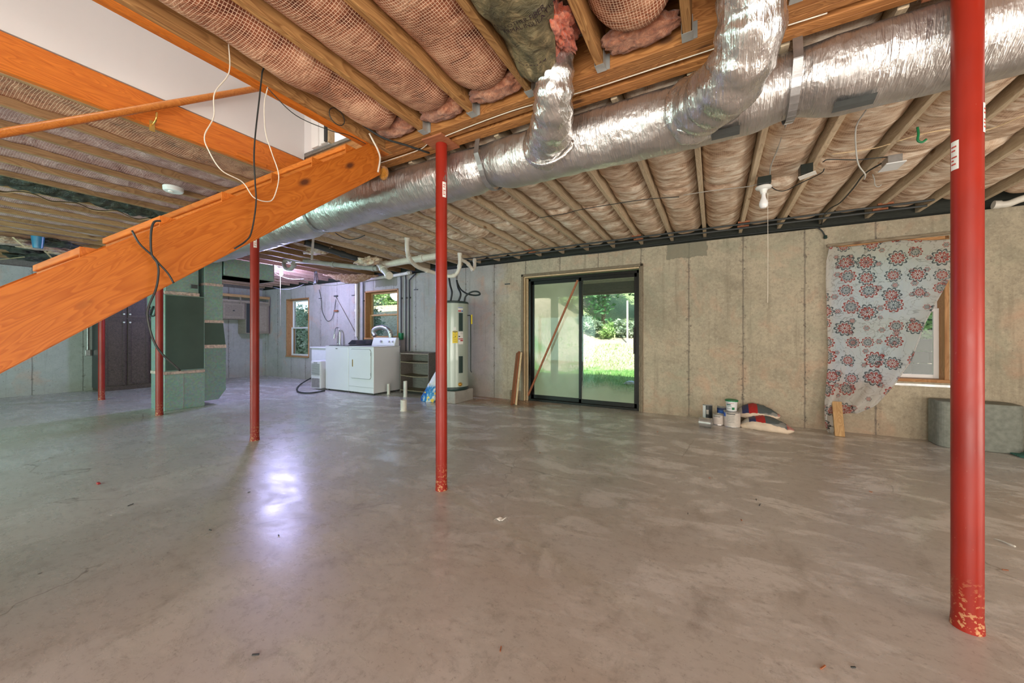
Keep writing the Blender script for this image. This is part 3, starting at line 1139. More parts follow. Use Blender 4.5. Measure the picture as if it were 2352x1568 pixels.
MB().box(a, a + .035, fy, fy + .10, .0, zt).box(b - .03, b, fy, fy + .10, 0, zt).box(a, b, fy, fy + .10, zt - .045, zt).box(a, b, fy - .01, fy + .10, 0, .035).build('door_frame', M['bronze'], dr, bevel=.003)
xm = -1.885


def dpanel(xa, xb, y, gm):
    s = MB().box(xa, xa + .045, y, y + .03, .035, zt - .04).box(xb - .045, xb, y, y + .03, .035, zt - .04)
    s.box(xa, xb, y, y + .03, .035, .10).box(xa, xb, y, y + .03, zt - .10, zt - .04)
    o = s.build('door_panel', M['bronze'], dr, bevel=.003)
    MB().box(xa + .045, xb - .045, y + .013, y + .018, .10, zt - .10).build('glass_pane', gm, o)
    return o


dpanel(a + .03, xm + .025, fy + .05, M['glass_milky'])
p2 = dpanel(xm - .03, b - .025, fy + .012, M['glass_low'])
MB().box(b - .075, b - .055, fy - .02, fy + .012, .85, 1.25).build('door_handle', M['bronze'], p2)
o = MB().bar(PY(1213, 908, WY + .045), PY(1327, 643, WY + .045), .02, .03).build('security_bar', M['red_board'])
tag(o, 'thin brown bar wedged diagonally across the left sliding door panel', 'bar')

# ================================================================== STEEL POSTS
post_lbl = ['narrow red steel post standing before the dark pantry cabinet', 'red steel post standing in front of the mint green furnace',
            'red steel post between the furnace and the washer, under the stair stringer', 'red steel post in the middle of the room, in front of the water heater',
            'thick bright red steel post nearest the camera at the right edge', None]
for i, px_ in enumerate(PX_POSTS[:5]):
    t_ = thing('steel_post', post_lbl[i], 'post', (px_, 2.07, 0), 'red steel posts under the beam')
    r_ = .0415
    MB().lathe((px_, 2.07, 0), [(r_ + .003, 0), (r_ + .002, .02), (r_, .05), (r_, 2.515)], 36).build('shaft', M['red'], t_, smooth='auto')
    MB().box(px_ - .09, px_ + .09, 1.96, 2.17, 2.516, 2.528).build('top_plate', M['red_board'], t_)
    zz = {0: 2.0, 1: 2.0, 2: 2.06, 3: 2.12, 4: 1.88}[i]
    for aa, dz in ((-.55, 0), (PI + .35, -.12)) if i == 4 else ((-.35, 0),):
        q = MB()
        seg = 6
        vs_ = []
        for j in range(seg + 1):
            an = aa - .35 + .7 * j / seg
            for z_ in (zz + dz, zz + dz + .11):
                vs_.append((px_ + (r_ + .0012) * math.cos(an), 2.07 + (r_ + .0012) * math.sin(an), z_))
        q.add(vs_, [(2 * j, 2 * j + 2, 2 * j + 3, 2 * j + 1) for j in range(seg)])
        st = q.build('sticker', M['sticker'], t_)
        pr = MB()
        for w_, zc in ((.022, .085), (.018, .070), (.024, .045), (.012, .032), (.02, .018)):
            vs_ = []
            for j in range(3):
                an = aa - .25 + w_ * 20 * j / 2
                for z_ in (zz + dz + zc, zz + dz + zc + .006):
                    vs_.append((px_ + (r_ + .002) * math.cos(an), 2.07 + (r_ + .002) * math.sin(an), z_))
            pr.add(vs_, [(2 * j, 2 * j + 2, 2 * j + 3, 2 * j + 1) for j in range(2)])
        pr.build('print', M['red_ink'], st)

# ================================================================== STAIR
st = thing('staircase', 'orange pine staircase rising through the ceiling opening, solid stringer towards us', 'staircase', (-2.6, .4, 0))
SL = .79
zt_ = lambda y: 1.288 + .785 * (y - .244)   # top edge of the near stringer
zb_ = lambda y: .985 + .807 * (y - .244)
yb0 = .244 - .985 / .807


def stringer(xa, xb):
    # built in a frame whose X axis follows the slope so the grain does too
    dirv = Vector((0, 1, SL)).normalized()
    ang = math.atan(SL)
    R_ = Matrix((Vector((0, math.cos(ang), math.sin(ang))), Vector((-1, 0, 0)), Vector((0, -math.sin(ang), math.cos(ang))))).transposed()
    prof = [(yb0, 0), (yb0 - .33 / SL, 0), (1.78, zt_(1.78)), (1.815, 2.527), (1.922, 2.527), (1.922, zb_(1.922))]
    org = Vector((xa, .6, zt_(.6)))
    inv = R_.inverted()
    n = len(prof)
    vs_ = [inv @ (Vector((X_, y_, z_)) - org) for X_ in (xa, xb) for y_, z_ in prof]
    fs_ = [tuple(range(n)), tuple(reversed(range(n, 2 * n)))] + [(i, i + n, (i + 1) % n + n, (i + 1) % n) for i in range(n)]
    me = bpy.data.meshes.new('stringer')
    me.from_pydata(vs_, [], fs_)
    bm = bmesh.new()
    bm.from_mesh(me)
    bmesh.ops.recalc_face_normals(bm, faces=bm.faces)
    bmesh.ops.bevel(bm, geom=bm.edges[:], offset=.004, segments=2, affect='EDGES')
    bm.to_mesh(me)
    bm.free()
    me.materials.append(M['stair'])
    o = bpy.data.objects.new('stringer', me)
    COL.objects.link(o)
    o.parent = st
    o.matrix_local = Matrix.Translation(org - st.location) @ R_.to_4x4()


stringer(-2.245, -2.205)
stringer(-3.10, -3.06)
steps = [(-1.0 + .0, None)]
y, z = .436, 1.483
ys = [(y + .2435 * i, z + .1955 * i) for i in range(-6, 6)]
for yy, zz in ys:
    if zz < .1:
        continue
    board('tread', (-3.06, yy + .135, zz - .016), (-2.249, yy + .135, zz - .016), .27, .032, M['stair'], st)
    board('riser', (-3.058, yy + .022, zz - .032 - .082), (-2.252, yy + .022, zz - .032 - .082), .02, .163, M['stair'], st)
    # side closing piece seen above the stringer
    MB().prism([(yy, zz - .20), (yy, zz - .001), (yy + .012, zz - .001), (yy + .26, zz - .003), (yy + .27, zz - .03)], 'x', -2.2515, -2.2455).build('end_trim', M['stair'], st)

hr = thing('handrail', 'round orange wooden handrail on a brass bracket above the stair', 'handrail', PX(350, 270, -3.22))
p0, p1 = PX(-260, 352, -3.22), PX(604, 201, -3.22)
o_ = MB().tube([p0, p0.lerp(p1, .33), p0.lerp(p1, .66), p1], .0215, 20).build('rail', M['handrail'], hr, smooth='auto')
bp = PX(357, 258, -3.24)
MB().tube(spline([bp + Vector((.02, 0, -.005)), bp + Vector((.01, 0, -.05)), bp + Vector((-.03, 0, -.065)), bp + Vector((-.057, 0, -.06))], 5), .006, 8).build('bracket', M['brass'], hr, smooth=True)
MB().obox(bp + Vector((-.057, 0, -.075)), Vector((1, 0, 0)), Vector((0, 1, 0)), Vector((0, 0, 1)), .003, .014, .035).build('bracket_plate', M['brass'], hr, bevel=.002)

# ================================================================== DUCTS
STR = [-6.2, -3.6, -1.48, .345, 2.3]


def droop(x_):
    return -.10 * max(0, min(1, (-1.8 - x_) / 3.6)) ** 1.3


def main_duct():
    X0, X1 = -7.05, 4.55
    n, seg = 420, 44
    vs_ = []
    for i in range(n + 1):
        x_ = X0 + (X1 - X0) * i / n
        pinch = 0
        for s_ in STR:
            pinch = max(pinch, math.exp(-((x_ - s_) / .10) ** 2))
        tp = 1.0
        for j in range(seg):
            a_ = 2 * PI * j / seg
            r_ = .19
            w1 = nz(x_ * 13, math.cos(a_) * 1.3, math.sin(a_) * 1.3)
            w2 = nz(x_ * 34 + 9, math.cos(a_) * 2.5, math.sin(a_) * 2.5)
            w3 = nz(x_ * 1.7, math.cos(a_) * 1.6 + 5, math.sin(a_) * 1.6)
            low = .5 - .5 * math.sin(a_)
            r_ += .0048 * w1 * (.4 + low) + .0015 * w2 + .013 * w3 - .028 * pinch * (.4 + low)
            y_ = 2.345 + math.cos(a_) * r_
            z_ = 2.415 + math.sin(a_) * r_ + droop(x_)
            z_ = min(z_, 2.505 + .002 * w1 + droop(x_) * .3)
            if z_ > 2.40:
                z_ = min(z_, 2.518)
            y_ = max(y_, 2.125)
            vs_.append((x_, y_, z_))
    fs_ = [(i * seg + j, i * seg + (j + 1) % seg, (i + 1) * seg + (j + 1) % seg, (i + 1) * seg + j) for i in range(n) for j in range(seg)]
    return MB().add(vs_, fs_)


duct = thing('insulated_duct', 'long foil-wrapped round duct running under the beam across the whole room', 'duct', (-1.2, 2.345, 2.2))
main_duct().build('foil_sleeve', M['foil'], duct, smooth=True)
for s_ in STR[1:]:
    dz = droop(s_)
    pts = [(s_, 2.172, 2.60), (s_, 2.150, 2.50), (s_, 2.135, 2.42 + dz)]
    for a_ in range(200, 350, 12):
        aa = math.radians(a_)
        pts.append((s_, 2.345 + math.cos(aa) * .178, 2.415 + dz + math.sin(aa) * .178))
    pts += [(s_, 2.50, 2.42 + dz), (s_, 2.51, 2.52)]
    q = MB()
    for a_, b_ in zip(pts[:-1], pts[1:]):
        a_, b_ = Vector(a_), Vector(b_)
        tdir = (b_ - a_).normalized()
        nrm = Vector((1, 0, 0)).cross(tdir)
        q.obox((a_ + b_) / 2, tdir, Vector((1, 0, 0)), nrm, (b_ - a_).length / 2 + .002, .019, .0015)
    q.build('hanger_strap', M['strap'], duct)
MB().box(.83, .862, 2.118, 2.124, 2.28, 2.50).build('tape_band', M['plastic_dark'], duct)


def branch(path, rad, seed, n=10, amp=.075):
    sp = spline(path, n)

    def rf(t_, a_, r_):
        return r_ * (1 + amp * nz(t_ * 14 + seed, math.cos(a_) * 2, math.sin(a_) * 2) + amp * .6 * nz(t_ * 40 + seed, math.cos(a_) * 4, math.sin(a_) * 4) + .04 * math.sin(t_ * 60))
    rr = rad if not isinstance(rad, (list, tuple)) else [rad[min(len(rad) - 1, int(i / (len(sp) - 1) * (len(rad) - 1) + .5))] for i in range(len(sp))]
    if isinstance(rr, list):
        rr = [sum(rr[max(0, i - 4):i + 5]) / len(rr[max(0, i - 4):i + 5]) for i in range(len(rr))]
    return MB().tube(sp, rr, 40, True, rf)


branch([(-.99, 2.24, 2.385), (-.90, 2.10, 2.375), (-.82, 1.95, 2.355), (-.76, 1.83, 2.40), (-.735, 1.78, 2.50), (-.735, 1.77, 2.60), (-.735, 1.76, 2.74)],
       [.15, .135, .115, .105, .10, .10, .10], 3, 14).build('branch_duct', M['foil_crumpled'], duct, smooth=True)
branch([(-.10, 2.24, 2.36), (-.02, 2.12, 2.33), (.06, 1.98, 2.30), (.12, 1.84, 2.36), (.135, 1.74, 2.50), (.135, 1.70, 2.62), (.135, 1.68, 2.75)],
       [.17, .15, .14, .128, .125, .125, .12], 8, 14).build('branch_duct', M['foil_crumpled'], duct, smooth=True)
# tape seams where the branches meet the sleeve
for (cx, r0, sd) in ((-.93, .16, 1.0), (-.05, .185, 4.0)):
    q = MB()
    ring = []
    for j in range(30):
        a_ = PI * .75 + PI * 1.2 * j / 29
        ring.append((cx + math.cos(a_) * (r0 + .012 * nz(j * .7, sd)), 2.345 - .185 + abs(math.cos(a_)) * .012, 2.36 + math.sin(a_) * (r0 - .03)))
    q.tube(ring, [.012 + .008 * abs(nz(j * .9, sd + 3)) for j in range(30)], 8)
    q.build('tape_collar', M['foil_crumpled'], duct, smooth=True)
# grey printed labels on the sleeve
for (u0, v0, u1, v1, hh) in ((1634, 285, 1700, 264, .018), (1917, 213, 2016, 186, .021)):
    a_, b_ = PY(u0, v0, 2.26), PY(u1, v1, 2.26)
    q = MB()
    cxs = [a_.x + (b_.x - a_.x) * j / 6 for j in range(7)]
    vs_ = []
    for xx in cxs:
        for an in (-2.02, -1.86, -1.70):
            vs_.append((xx, 2.345 + math.cos(an) * .206, 2.415 + math.sin(an) * .206))
    q.add(vs_, [(3 * j + i, 3 * j + 3 + i, 3 * j + 4 + i, 3 * j + 1 + i) for j in range(6) for i in range(2)])
    q.build('label', M['gray_label'], duct)

# galvanised furnace, return drop and trunk
fx0, fx1, fy0, fy1 = -7.60, -7.11, 2.20, 2.69
fu = thing('furnace', 'mint green metal furnace cabinet standing on the floor behind the red post', 'furnace', ((fx0 + fx1) / 2, (fy0 + fy1) / 2, 0))
MB().box(fx0, fx1, fy0, fy1, 0, .54).build('base_plenum', M['galv'], fu, bevel=.006)
MB().box(fx1 - .001, fx1 + .008, 2.42, 2.428, .01, .53).build('seam', M['strap'], fu)
MB().box(fx0 - .008, fx1 + .006, fy0 - .006, fy1 + .004, .54, .585).build('tape_band', M['tape'], fu, bevel=.003)
MB().box(fx0, fx1, fy0, fy1, .585, 1.74).build('cabinet', M['galv'], fu, bevel=.006)
MB().box(fx1, fx1 + .012, fy0 + .012, fy1 - .012, .60, 1.725).build('access_panel', M['furnace_panel'], fu, bevel=.006)
MB().box(fx0 + .02, fx1 - .01, fy0 + .01, fy1 - .06, 1.74, 1.79).build('tape_band', M['tape'], fu, bevel=.003)
MB().box(fx0 + .03, fx1 - .02, fy0 + .02, fy1 - .07, 1.79, 2.47).build('supply_plenum', M['galv'], fu, bevel=.006)
MB().box(fx0 + .02, fx1 - .02, fy0 - .05, fy0 - .001, 1.52, 1.75).build('junction_box', M['galv_dark'], fu, bevel=.004)
MB().tube(spline([(-7.45, 2.14, 1.56), (-7.42, 2.10, 1.45), (-7.36, 2.12, 1.42), (-7.33, 2.14, 1.52)], 6), .012, 8).tube(spline([(-7.3, 2.14, 1.56), (-7.27, 2.1, 1.43), (-7.2, 2.12, 1.42), (-7.18, 2.14, 1.53)], 6), .012, 8).build('conduit_loop', M['black_rubber'], fu, smooth=True)
MB().box(fx1 - .0005, fx1 + .002, 2.52, 2.60, 1.86, 1.92).build('label', M['gray_label'], fu)

rt = thing('return_duct', 'flaky galvanised return duct with chamfered foot hanging beside the furnace', 'duct', (-7.35, 2.83, 0))
q = MB().prism([(2.692, .08), (2.88, .08), (2.985, .23), (2.985, .92), (2.692, .92)], 'x', -7.58, -7.12)
q.build('drop', M['galv_dark'], rt, bevel=.004)
MB().box(-7.585, -7.113, 2.691, 2.988, .92, .975).build('tape_band', M['tape'], rt)
MB().prism([(2.692, .975), (2.98, .975), (2.945, 1.33), (2.692, 1.33)], 'x', -7.58, -7.12).build('section', M['furnace_panel'], rt)
MB().box(-7.585, -7.113, 2.691, 2.95, 1.33, 1.375).build('tape_band', M['tape'], rt)
MB().box(-7.58, -7.12, 2.692, 2.94, 1.375, 1.93).build('section', M['galv'], rt, bevel=.003)
MB().box(-7.585, -7.113, 2.691, 2.944, 1.93, 1.97).build('tape_band', M['tape'], rt)
MB().box(-7.58, -7.12, 2.692, 2.93, 1.97, 2.42).build('section', M['galv'], rt, bevel=.003)
tk = thing('trunk_duct', 'wide rectangular mint green trunk duct hanging below the ceiling', 'duct', (-7.36, 3.3, 2.12))
MB().box(-7.62, -7.10, 2.95, 3.72, 2.12, 2.42).build('casing', M['galv'], tk, bevel=.004)
MB().box(-7.625, -7.095, 3.716, 3.735, 2.115, 2.425).build('flange', M['strap'], tk)
MB().box(-7.625, -7.098, 2.95, 3.72, 2.12, 2.135).build('bottom_lip', M['galv_dark'], tk)

# ================================================================== STAIR CABLES
for nm, pts, r_, mt, lb, ct in (
    ('cord', [(525, 96), (526, 166), (493, 214), (491, 268), (470, 311), (479, 345), (509, 391), (557, 418), (584, 454), (620, 462), (634, 440), (640, 400), (624, 350), (610, 303), (607, 241), (615, 200)], .0028, 'white_cord', 'thin white cord hanging in a long loop in front of the stair', 'cord'),
    ('cable', [(566, 108), (603, 150), (602, 168), (597, 214), (584, 340), (586, 418), (588, 467), (578, 531), (565, 553), (538, 571)], .004, 'black_rubber', 'black cable dropping from the joist across the stringer to its lower edge', 'cable'),
    ('cable', [(369, 507), (354, 510), (347, 534), (348, 582), (361, 604), (364, 628), (358, 664), (341, 706), (340, 735), (352, 780), (372, 812), (414, 851)], .0042, 'black_rubber', 'black cable looped over the stringer, its long tail dangling before the furnace', 'cable'),
    ('cable', [(303, 529), (321, 560), (351, 588), (366, 606), (386, 628), (399, 650)], .004, 'black_rubber', 'short black cable crossing the stringer diagonally under the looped one', 'cable'),
    ('cable', [(848, 306), (858, 325), (868, 345), (873, 365), (868, 395)], .0065, 'white_cord', 'thick cream cable bending down past the upper end of the stringer', 'cable'),
    ('cord', [(612, 200), (680, 265), (760, 300), (800, 310), (840, 330)], .0025, 'black_rubber', 'thin dark wire stapled along the joist beside the stair opening', 'wire')):
    X_ = -2.15 if nm != 'x' else -2.1
    path = spline([PX(u, v, X_) for u, v in pts], 7)
    if max(p.z for p in path) > ZB and lb.startswith('thick'):
        pass
    o = MB().tube(path, r_, 8).build(nm, M[mt], smooth=True)
    tag(o, lb, ct)
q = MB()
cc = PX(774, 268, -2.155)
q.tube([cc + Vector((0, .055 * math.cos(a * PI / 14), .05 * math.sin(a * PI / 14))) for a in range(29)], .0028, 8, False)
tag(q.build('wire_coil', M['black_rubber'], smooth=True), 'small black wire loop on the joist above the stair top', 'wire')
for i, (dy, dz) in enumerate(((0, 0), (.02, .02))):
    pa = [(-2.150 + .006 * i, y_, 2.66 + dz - .02 * math.sin(y_ * 5)) for y_ in (.2, .6, 1.0, 1.4)] + [(-2.13, 1.6, 2.60), (-2.05, 1.78, 2.52), (-1.97, 1.95, 2.515), (-1.9, 2.12, 2.515)]
    tag(MB().tube(spline(pa, 6), .007, 8).build('cable', M['black_rubber'], smooth=True),
        ('upper' if i else 'lower') + ' of two thick black cables running along the joist to the beam', 'cable')
tag(MB().tube(spline([PY(865, 377, 2.0), PZ(960, 345, 2.522), PZ(1000, 322, 2.522), PZ(1175, 255, 2.522), PZ(1340, 210, 2.522), PZ(1640, 112, 2.522), PZ(1900, 30, 2.522)], 6), .003, 6).build('wire', M['white_cord'], smooth=True),
    'pale wire stretched along the underside of the beam', 'wire')
fl = fluff('foam_blob', PY(880, 397, 1.99), .045, .04, .05, fluff_mat('orange_foam', (.35, .12, .01), (.66, .28, .03), (.8, .42, .08)), 3, None, .2, 3)
tag(fl, 'orange foam blob at the upper end of the stringer', 'foam')

# ================================================================== TORN INSULATION (near the branch duct)
tb = thing('torn_batt', 'torn dark kraft-faced insulation batt with faded print sagging beside the foil branch', 'insulation', (-.73, 1.2, 2.5))
xa, xb = XK(-2) + .025, XK(-1) - .025


def kz(s, t_):
    e = 2 * s - 1
    y_ = -.2 + 1.95 * t_
    x_ = xa + (xb - xa) * s
    # lower corner hangs on the left, cut away on the right where the duct rises
    y_ -= max(0, s - .55) * 1.0 * t_ ** 3
    z = 2.60 - .10 * (1 - e * e) - .05 * t_ ** 2 * (1 - s) + .045 * nz(x_ * 5, y_ * 3.2, 2) + .02 * nz(x_ * 14, y_ * 11, 5)
    if t_ > .93:
        z += .015 * nz(x_ * 40, 3)
        y_ += .03 * nz(x_ * 22, 8)
    return (x_, y_, z)


MB().grid(26, 90, kz).build('kraft_facing', M['kraft'], tb, smooth=True, solid=.004)
fluff('fiberglass', (-.72, 1.30, 2.70), .17, .50, .06, M['tan_fluff'], 4, tb, .2, 4)
fluff('fiberglass', (-.655, 1.60, 2.585), .075, .15, .075, M['pink_fluff'], 14, tb, .5, 5)


def flat_text(s, size, loc, rot, mat, parent, name='print', spacing=1.0):
    cu = bpy.data.curves.new(name, 'FONT')
    cu.body = s
    cu.size = size
    cu.extrude = .0004
    cu.space_line = .9
    cu.resolution_u = 2
    o = bpy.data.objects.new('tmp', cu)
    COL.objects.link(o)
    dg = bpy.context.evaluated_depsgraph_get()
    me = bpy.data.meshes.new_from_object(o.evaluated_get(dg))
    bpy.data.objects.remove(o)
    me.materials.clear()
    me.materials.append(mat)
    ob = bpy.data.objects.new(name, me)
    COL.objects.link(ob)
    if parent is not None:
        ob.parent = parent
        loc = Vector(loc) - wloc(parent)
    ob.matrix_local = Matrix.Translation(loc) @ rot.to_4x4()
    return ob


def drape_text(s, size, x0_, y0_, parent, flipx=1):
    """printed words that follow the kraft facing; letters read from below"""
    ob = flat_text(s, size, (0, 0, 0), Matrix.Identity(3), M['print_ink'], None)
    me = ob.data
    bm = bmesh.new()
    bm.from_mesh(me)
    bm.to_mesh(me)
    bm.free()
    org = wloc(parent)
    for v in me.vertices:
        # text X runs towards +X, text up runs towards -Y (so it reads from below)
        xx = x0_ + v.co.x
        yy = y0_ - v.co.y
        s_ = (xx - xa) / (xb - xa)
        # invert y(t) roughly
        t_ = (yy + .2) / 1.95
        for _ in range(6):
            cur = kz(s_, t_)[1]
            t_ += (yy - cur) / 1.95
        zz = kz(s_, min(.99, t_))[2] - .013
        v.co = Vector((xx, yy, zz)) - org
    ob.parent = parent
    ob.matrix_local = Matrix.Identity(4)
    return ob


drape_text('AND OTHER FIBER\nTHERMAL INSULATION', .030, xa + .04, 1.40, tb)
for i in range(8):
    drape_text('- -- --- - -- ---- -- --- -', .013, xa + .13, 1.475 + i * .013, tb)
drape_text('--- ---- -- --- ----- --\n----- -- --- -- ---- ---\n--- ------ ---- --- -', .020, xa + .05, 1.60, tb)
fluff('fiberglass_edge', ((XK(0) + XK(1)) / 2 - .13, 1.52, 2.64), .035, .04, .10, M['tan_fluff'], 30, ceiling, .3, 3)

# ================================================================== left ceiling: torn black film, smoke alarm, rubbish
xa2, xb2 = XK(-14) + .02, XK(-13) - .02


def bf(s, t_):
    x_ = xa2 + (xb2 - xa2) * s
    y_ = -.6 + 2.45 * t_
    return (x_, y_, 2.565 - .07 * (1 - (2 * s - 1) ** 2) + .05 * nz(x_ * 6, y_ * 6, 3) + .03 * nz(x_ * 17, y_ * 15, 9))


bt = thing('black_batt', 'crumpled black-faced insulation with a curling pale strip, between the left ceiling joists', 'insulation', ((xa2 + xb2) / 2, .6, 2.5))
MB().grid(16, 110, bf).build('film', M['black_film'], bt, smooth=True, solid=.003)
q = MB()
pp = [Vector((xb2 - .25 - .02 * math.sin(i * 1.3), .55 + i * .09, 2.452 - .022 * math.sin(i * 1.9))) for i in range(14)]
pp = spline(pp, 5)
vs_ = []
for p in pp:
    vs_ += [p + Vector((.05, 0, .012)), p + Vector((.095, 0, -.014))]
q.add(vs_, [(2 * i, 2 * i + 1, 2 * i + 3, 2 * i + 2) for i in range(len(pp) - 1)])
q.build('paper_strip', M['edge_wood'], bt, smooth=True, solid=.001)
fluff('fiberglass', (xa2 + .15, .42, 2.56), .10, .16, .05, M['pink_fluff'], 8, bt, .4, 4)

c = PZ(398, 436, 2.50)
sm = thing('smoke_alarm', 'round white smoke alarm on a joist beside the stair', 'smoke alarm', (c.x, c.y, 2.48))
MB().lathe((c.x, c.y, 2.478), [(.02, 0), (.066, .004), (.074, .012), (.076, .045), (.07, .05)], 36).build('housing', M['plastic_white'], sm, smooth='auto')
MB().lathe((c.x + .005, c.y - .02, 2.472), [(.018, 0), (.02, .006), (.02, .012)], 20).build('test_button', M['sticker'], sm, smooth='auto')

# torn debris near the left wall
db = thing('torn_insulation', 'dark tangle of torn insulation and laths hanging near the left wall', 'insulation', (-9.3, 1.0, 2.3))
for i in range(7):
    c_ = PZ(20 + i * 22, 552 + 9 * ((i * 37) % 5) + i * 1.5, 2.47)
    fluff('scrap', c_, .16, .22, .055, M['black_film'] if i % 3 else M['tan_fluff'], i * 9.0, db, .6, 3)
for (u0, v0, u1, v1) in ((95, 566, 118, 592), (30, 545, 55, 565), (0, 596, 55, 590)):
    MB().bar(PZ(u0, v0, 2.46), PZ(u1, v1, 2.40), .02, .008).build('lath', M['edge_wood'], db)
cu_ = PZ(87, 560, 2.40)
tag(MB().lathe(cu_ + Vector((0, 0, -.06)), [(.045, 0), (.05, .03), (.062, .16), (.056, .16)], 20).build('cup', M['blue_cup'], smooth='auto'),
    'blue plastic cup caught in the torn insulation near the left wall', 'cup')

# ================================================================== near-side light fittings on the far joists


def oct_box(name, c, mat_=None, parent=None):
    return MB().lathe(c, [(.045, 0), (.05, .002), (.05, .05)], 8).build(name, mat_ or M['box_dark'], parent, bevel=.002)


lc = Vector((.372, 3.78, 0))
lf = thing('lampholder', 'white porcelain lampholder with an unlit round bulb and pull cord', 'light fitting', (lc.x, lc.y, 2.2))
MB().box(lc.x - .045, lc.x + .05, lc.y - .05, lc.y + .05, 2.41, 2.475).build('outlet_box', M['box_dark'], lf, bevel=.004)
MB().lathe((lc.x, lc.y, 2.34), [(.022, 0), (.026, .02), (.032, .035), (.055, .042), (.062, .052), (.058, .062), (.03, .069)], 32).build('porcelain_base', M['porcelain'], lf, smooth='auto')
MB().lathe((lc.x, lc.y, 2.215), [(.004, 0), (.02, .004), (.03, .018), (.034, .036), (.031, .056), (.02, .082), (.015, .10), (.014, .128)], 28).build('bulb', M['bulb_off'], lf, smooth='auto')
e_ = PY(1756, 695, lc.y)
MB().tube([(lc.x + .03, lc.y, 2.34), (lc.x + .031, lc.y, 1.8), (lc.x + .03, lc.y, e_.z)], .002, 6).build('pull_cord', M['white_cord'], lf)

jb = thing('junction_box', 'black junction box with its cream cover hanging open, right of the unlit bulb', 'electrical box', (.67, 3.74, 2.4))
MB().box(.61, .69, 3.69, 3.79, 2.42, 2.50).build('box', M['box_dark'], jb, bevel=.003)
MB().obox((.655, 3.70, 2.405), Vector((.9, -.3, .15)).normalized(), Vector((.3, .95, 0)).normalized(), Vector((0, 0, 1)), .055, .04, .002).build('cover', M['sticker'], jb)
jb = thing('junction_box', 'grey junction box with a white cover on the joist nearest the red post', 'electrical box', (1.09, 3.78, 2.4))
MB().box(1.13, 1.21, 3.72, 3.84, 2.40, 2.46).build('box', M['strap'], jb, bevel=.003)
MB().box(1.115, 1.225, 3.70, 3.86, 2.390, 2.398).build('cover', M['plastic_white'], jb, bevel=.002)

for pts, r_, mt, lb in (
    ([(1768, 402), (1771, 380), (1785, 345), (1797, 310), (1806, 285)], .005, 'pvc_gray', 'grey cable rising from the lampholder to the foil duct'),
    ([(1768, 427), (1785, 437), (1805, 437), (1840, 420), (1885, 398), (1893, 388)], .004, 'black_rubber', 'black cable sagging between lampholder and the open junction box'),
    ([(1890, 372), (1905, 366), (1965, 367), (2020, 362), (2040, 360)], .004, 'black_rubber', 'black cable between the two junction boxes'),
    ([(1990, 252), (1967, 290), (1966, 340), (1972, 378), (1987, 400), (1985, 412)], .004, 'pvc_gray', 'thin grey cable looping down beneath the duct right of the open box'),
    ([(2030, 372), (1985, 400), (1960, 432), (1930, 465), (1905, 480), (1890, 500), (1884, 540)], .006, 'black_rubber', 'thick black cable running from the white-covered box to the long wall'),
    ([(1570, 448), (1640, 437), (1720, 428), (1745, 420)], .004, 'pvc_gray', 'grey cable crossing the joists left of the unlit bulb'),
    ([(1240, 500), (1300, 490), (1330, 482), (1400, 470), (1480, 458), (1560, 452)], .004, 'black_rubber', 'dark cable pressed into the batts above the sliding door'),
    ([(1910, 354), (1960, 348), (2010, 340), (2045, 330)], .004, 'edge_wood', 'yellowish cable crossing the batts beside the foil duct'),
    ([(2060, 325), (2110, 310), (2175, 298), (2260, 300), (2352, 265)], .004, 'edge_wood', 'pale cable crossing the batts behind the nearest red post')):
    zc = 2.462
    pth = [PZ(u, v, zc - (.03 if 'sagging' in lb else 0)) for u, v in pts]
    if 'rising' in lb:
        pth = [PY(u, v, lc.y - .04 - i * .18) for i, (u, v) in enumerate(pts)]
    if 'looping' in lb:
        pth = [PY(u, v, 2.95 + .05 * i) for i, (u, v) in enumerate(pts)]
    tag(MB().tube(spline(pth, 6), r_, 8).build('cable', M[mt], smooth=True), lb, 'cable')
for (u, v, uu, vv, mt, lb) in ((2004, 400, 2010, 425, 'pvc_gray', 'small grey metal hook below a joist, left of the red post'),
                              (2107, 292, 2108, 322, 'green_lid', 'green plastic hook below a joist beside the red post')):
    a_, b_ = PY(u, v, 4.18 if mt == 'pvc_gray' else 3.39), PY(uu, vv, 4.18 if mt == 'pvc_gray' else 3.39)
    q = MB().tube(spline([a_, a_.lerp(b_, .5) + Vector((.004, 0, 0)), b_, b_ + Vector((.02, 0, -.018)), b_ + Vector((.04, 0, -.004))], 5), .004 if mt == 'pvc_gray' else .007, 8)
    tag(q.build('hook', M[mt], smooth=True), lb, 'hook')

# pipes along the long wall under the joists
for i, (y_, z_) in enumerate(((5.16, 2.462), (5.30, 2.448))):
    t_ = thing('water_pipe', ('nearer' if i == 0 else 'farther') + ' of the two thin dark pipes running under the joists along the long wall', 'pipe', (-.5, y_, z_))
    MB().cyl((-3.9, y_, z_), (1.9, y_, z_), .011, 10).build('tube', M['black_pipe'], t_, smooth='auto')
    for k in (-6, -2, 1, 4):
        MB().box(XK(k) - .05, XK(k) + .07, y_ - .018, y_ + .012, z_ + .012, z_ + .03).build('spacer', M['red_board'], t_)
tag(MB().tube(spline([(-2.5, 5.56, 2.43), (-1.5, 5.55, 2.40), (-.4, 5.55, 2.43), (.6, 5.55, 2.425), (1.0, 5.55, 2.42), (1.10, 5.56, 2.39), (1.155, 5.575, 2.30)], 6), .008, 8).build('cable', M['black_rubber'], smooth=True),
    'black cable along the top of the long wall ending left of the flowered curtain', 'cable')
tag(MB().lathe((1.155, 5.575, 2.27), [(.012, 0), (.02, .01), (.016, .04)], 12).build('wire_nut', M['heater_dark'], smooth='auto'), 'small dark wire nut at the cable end on the long wall', 'connector')

# ================================================================== DRAIN PIPES


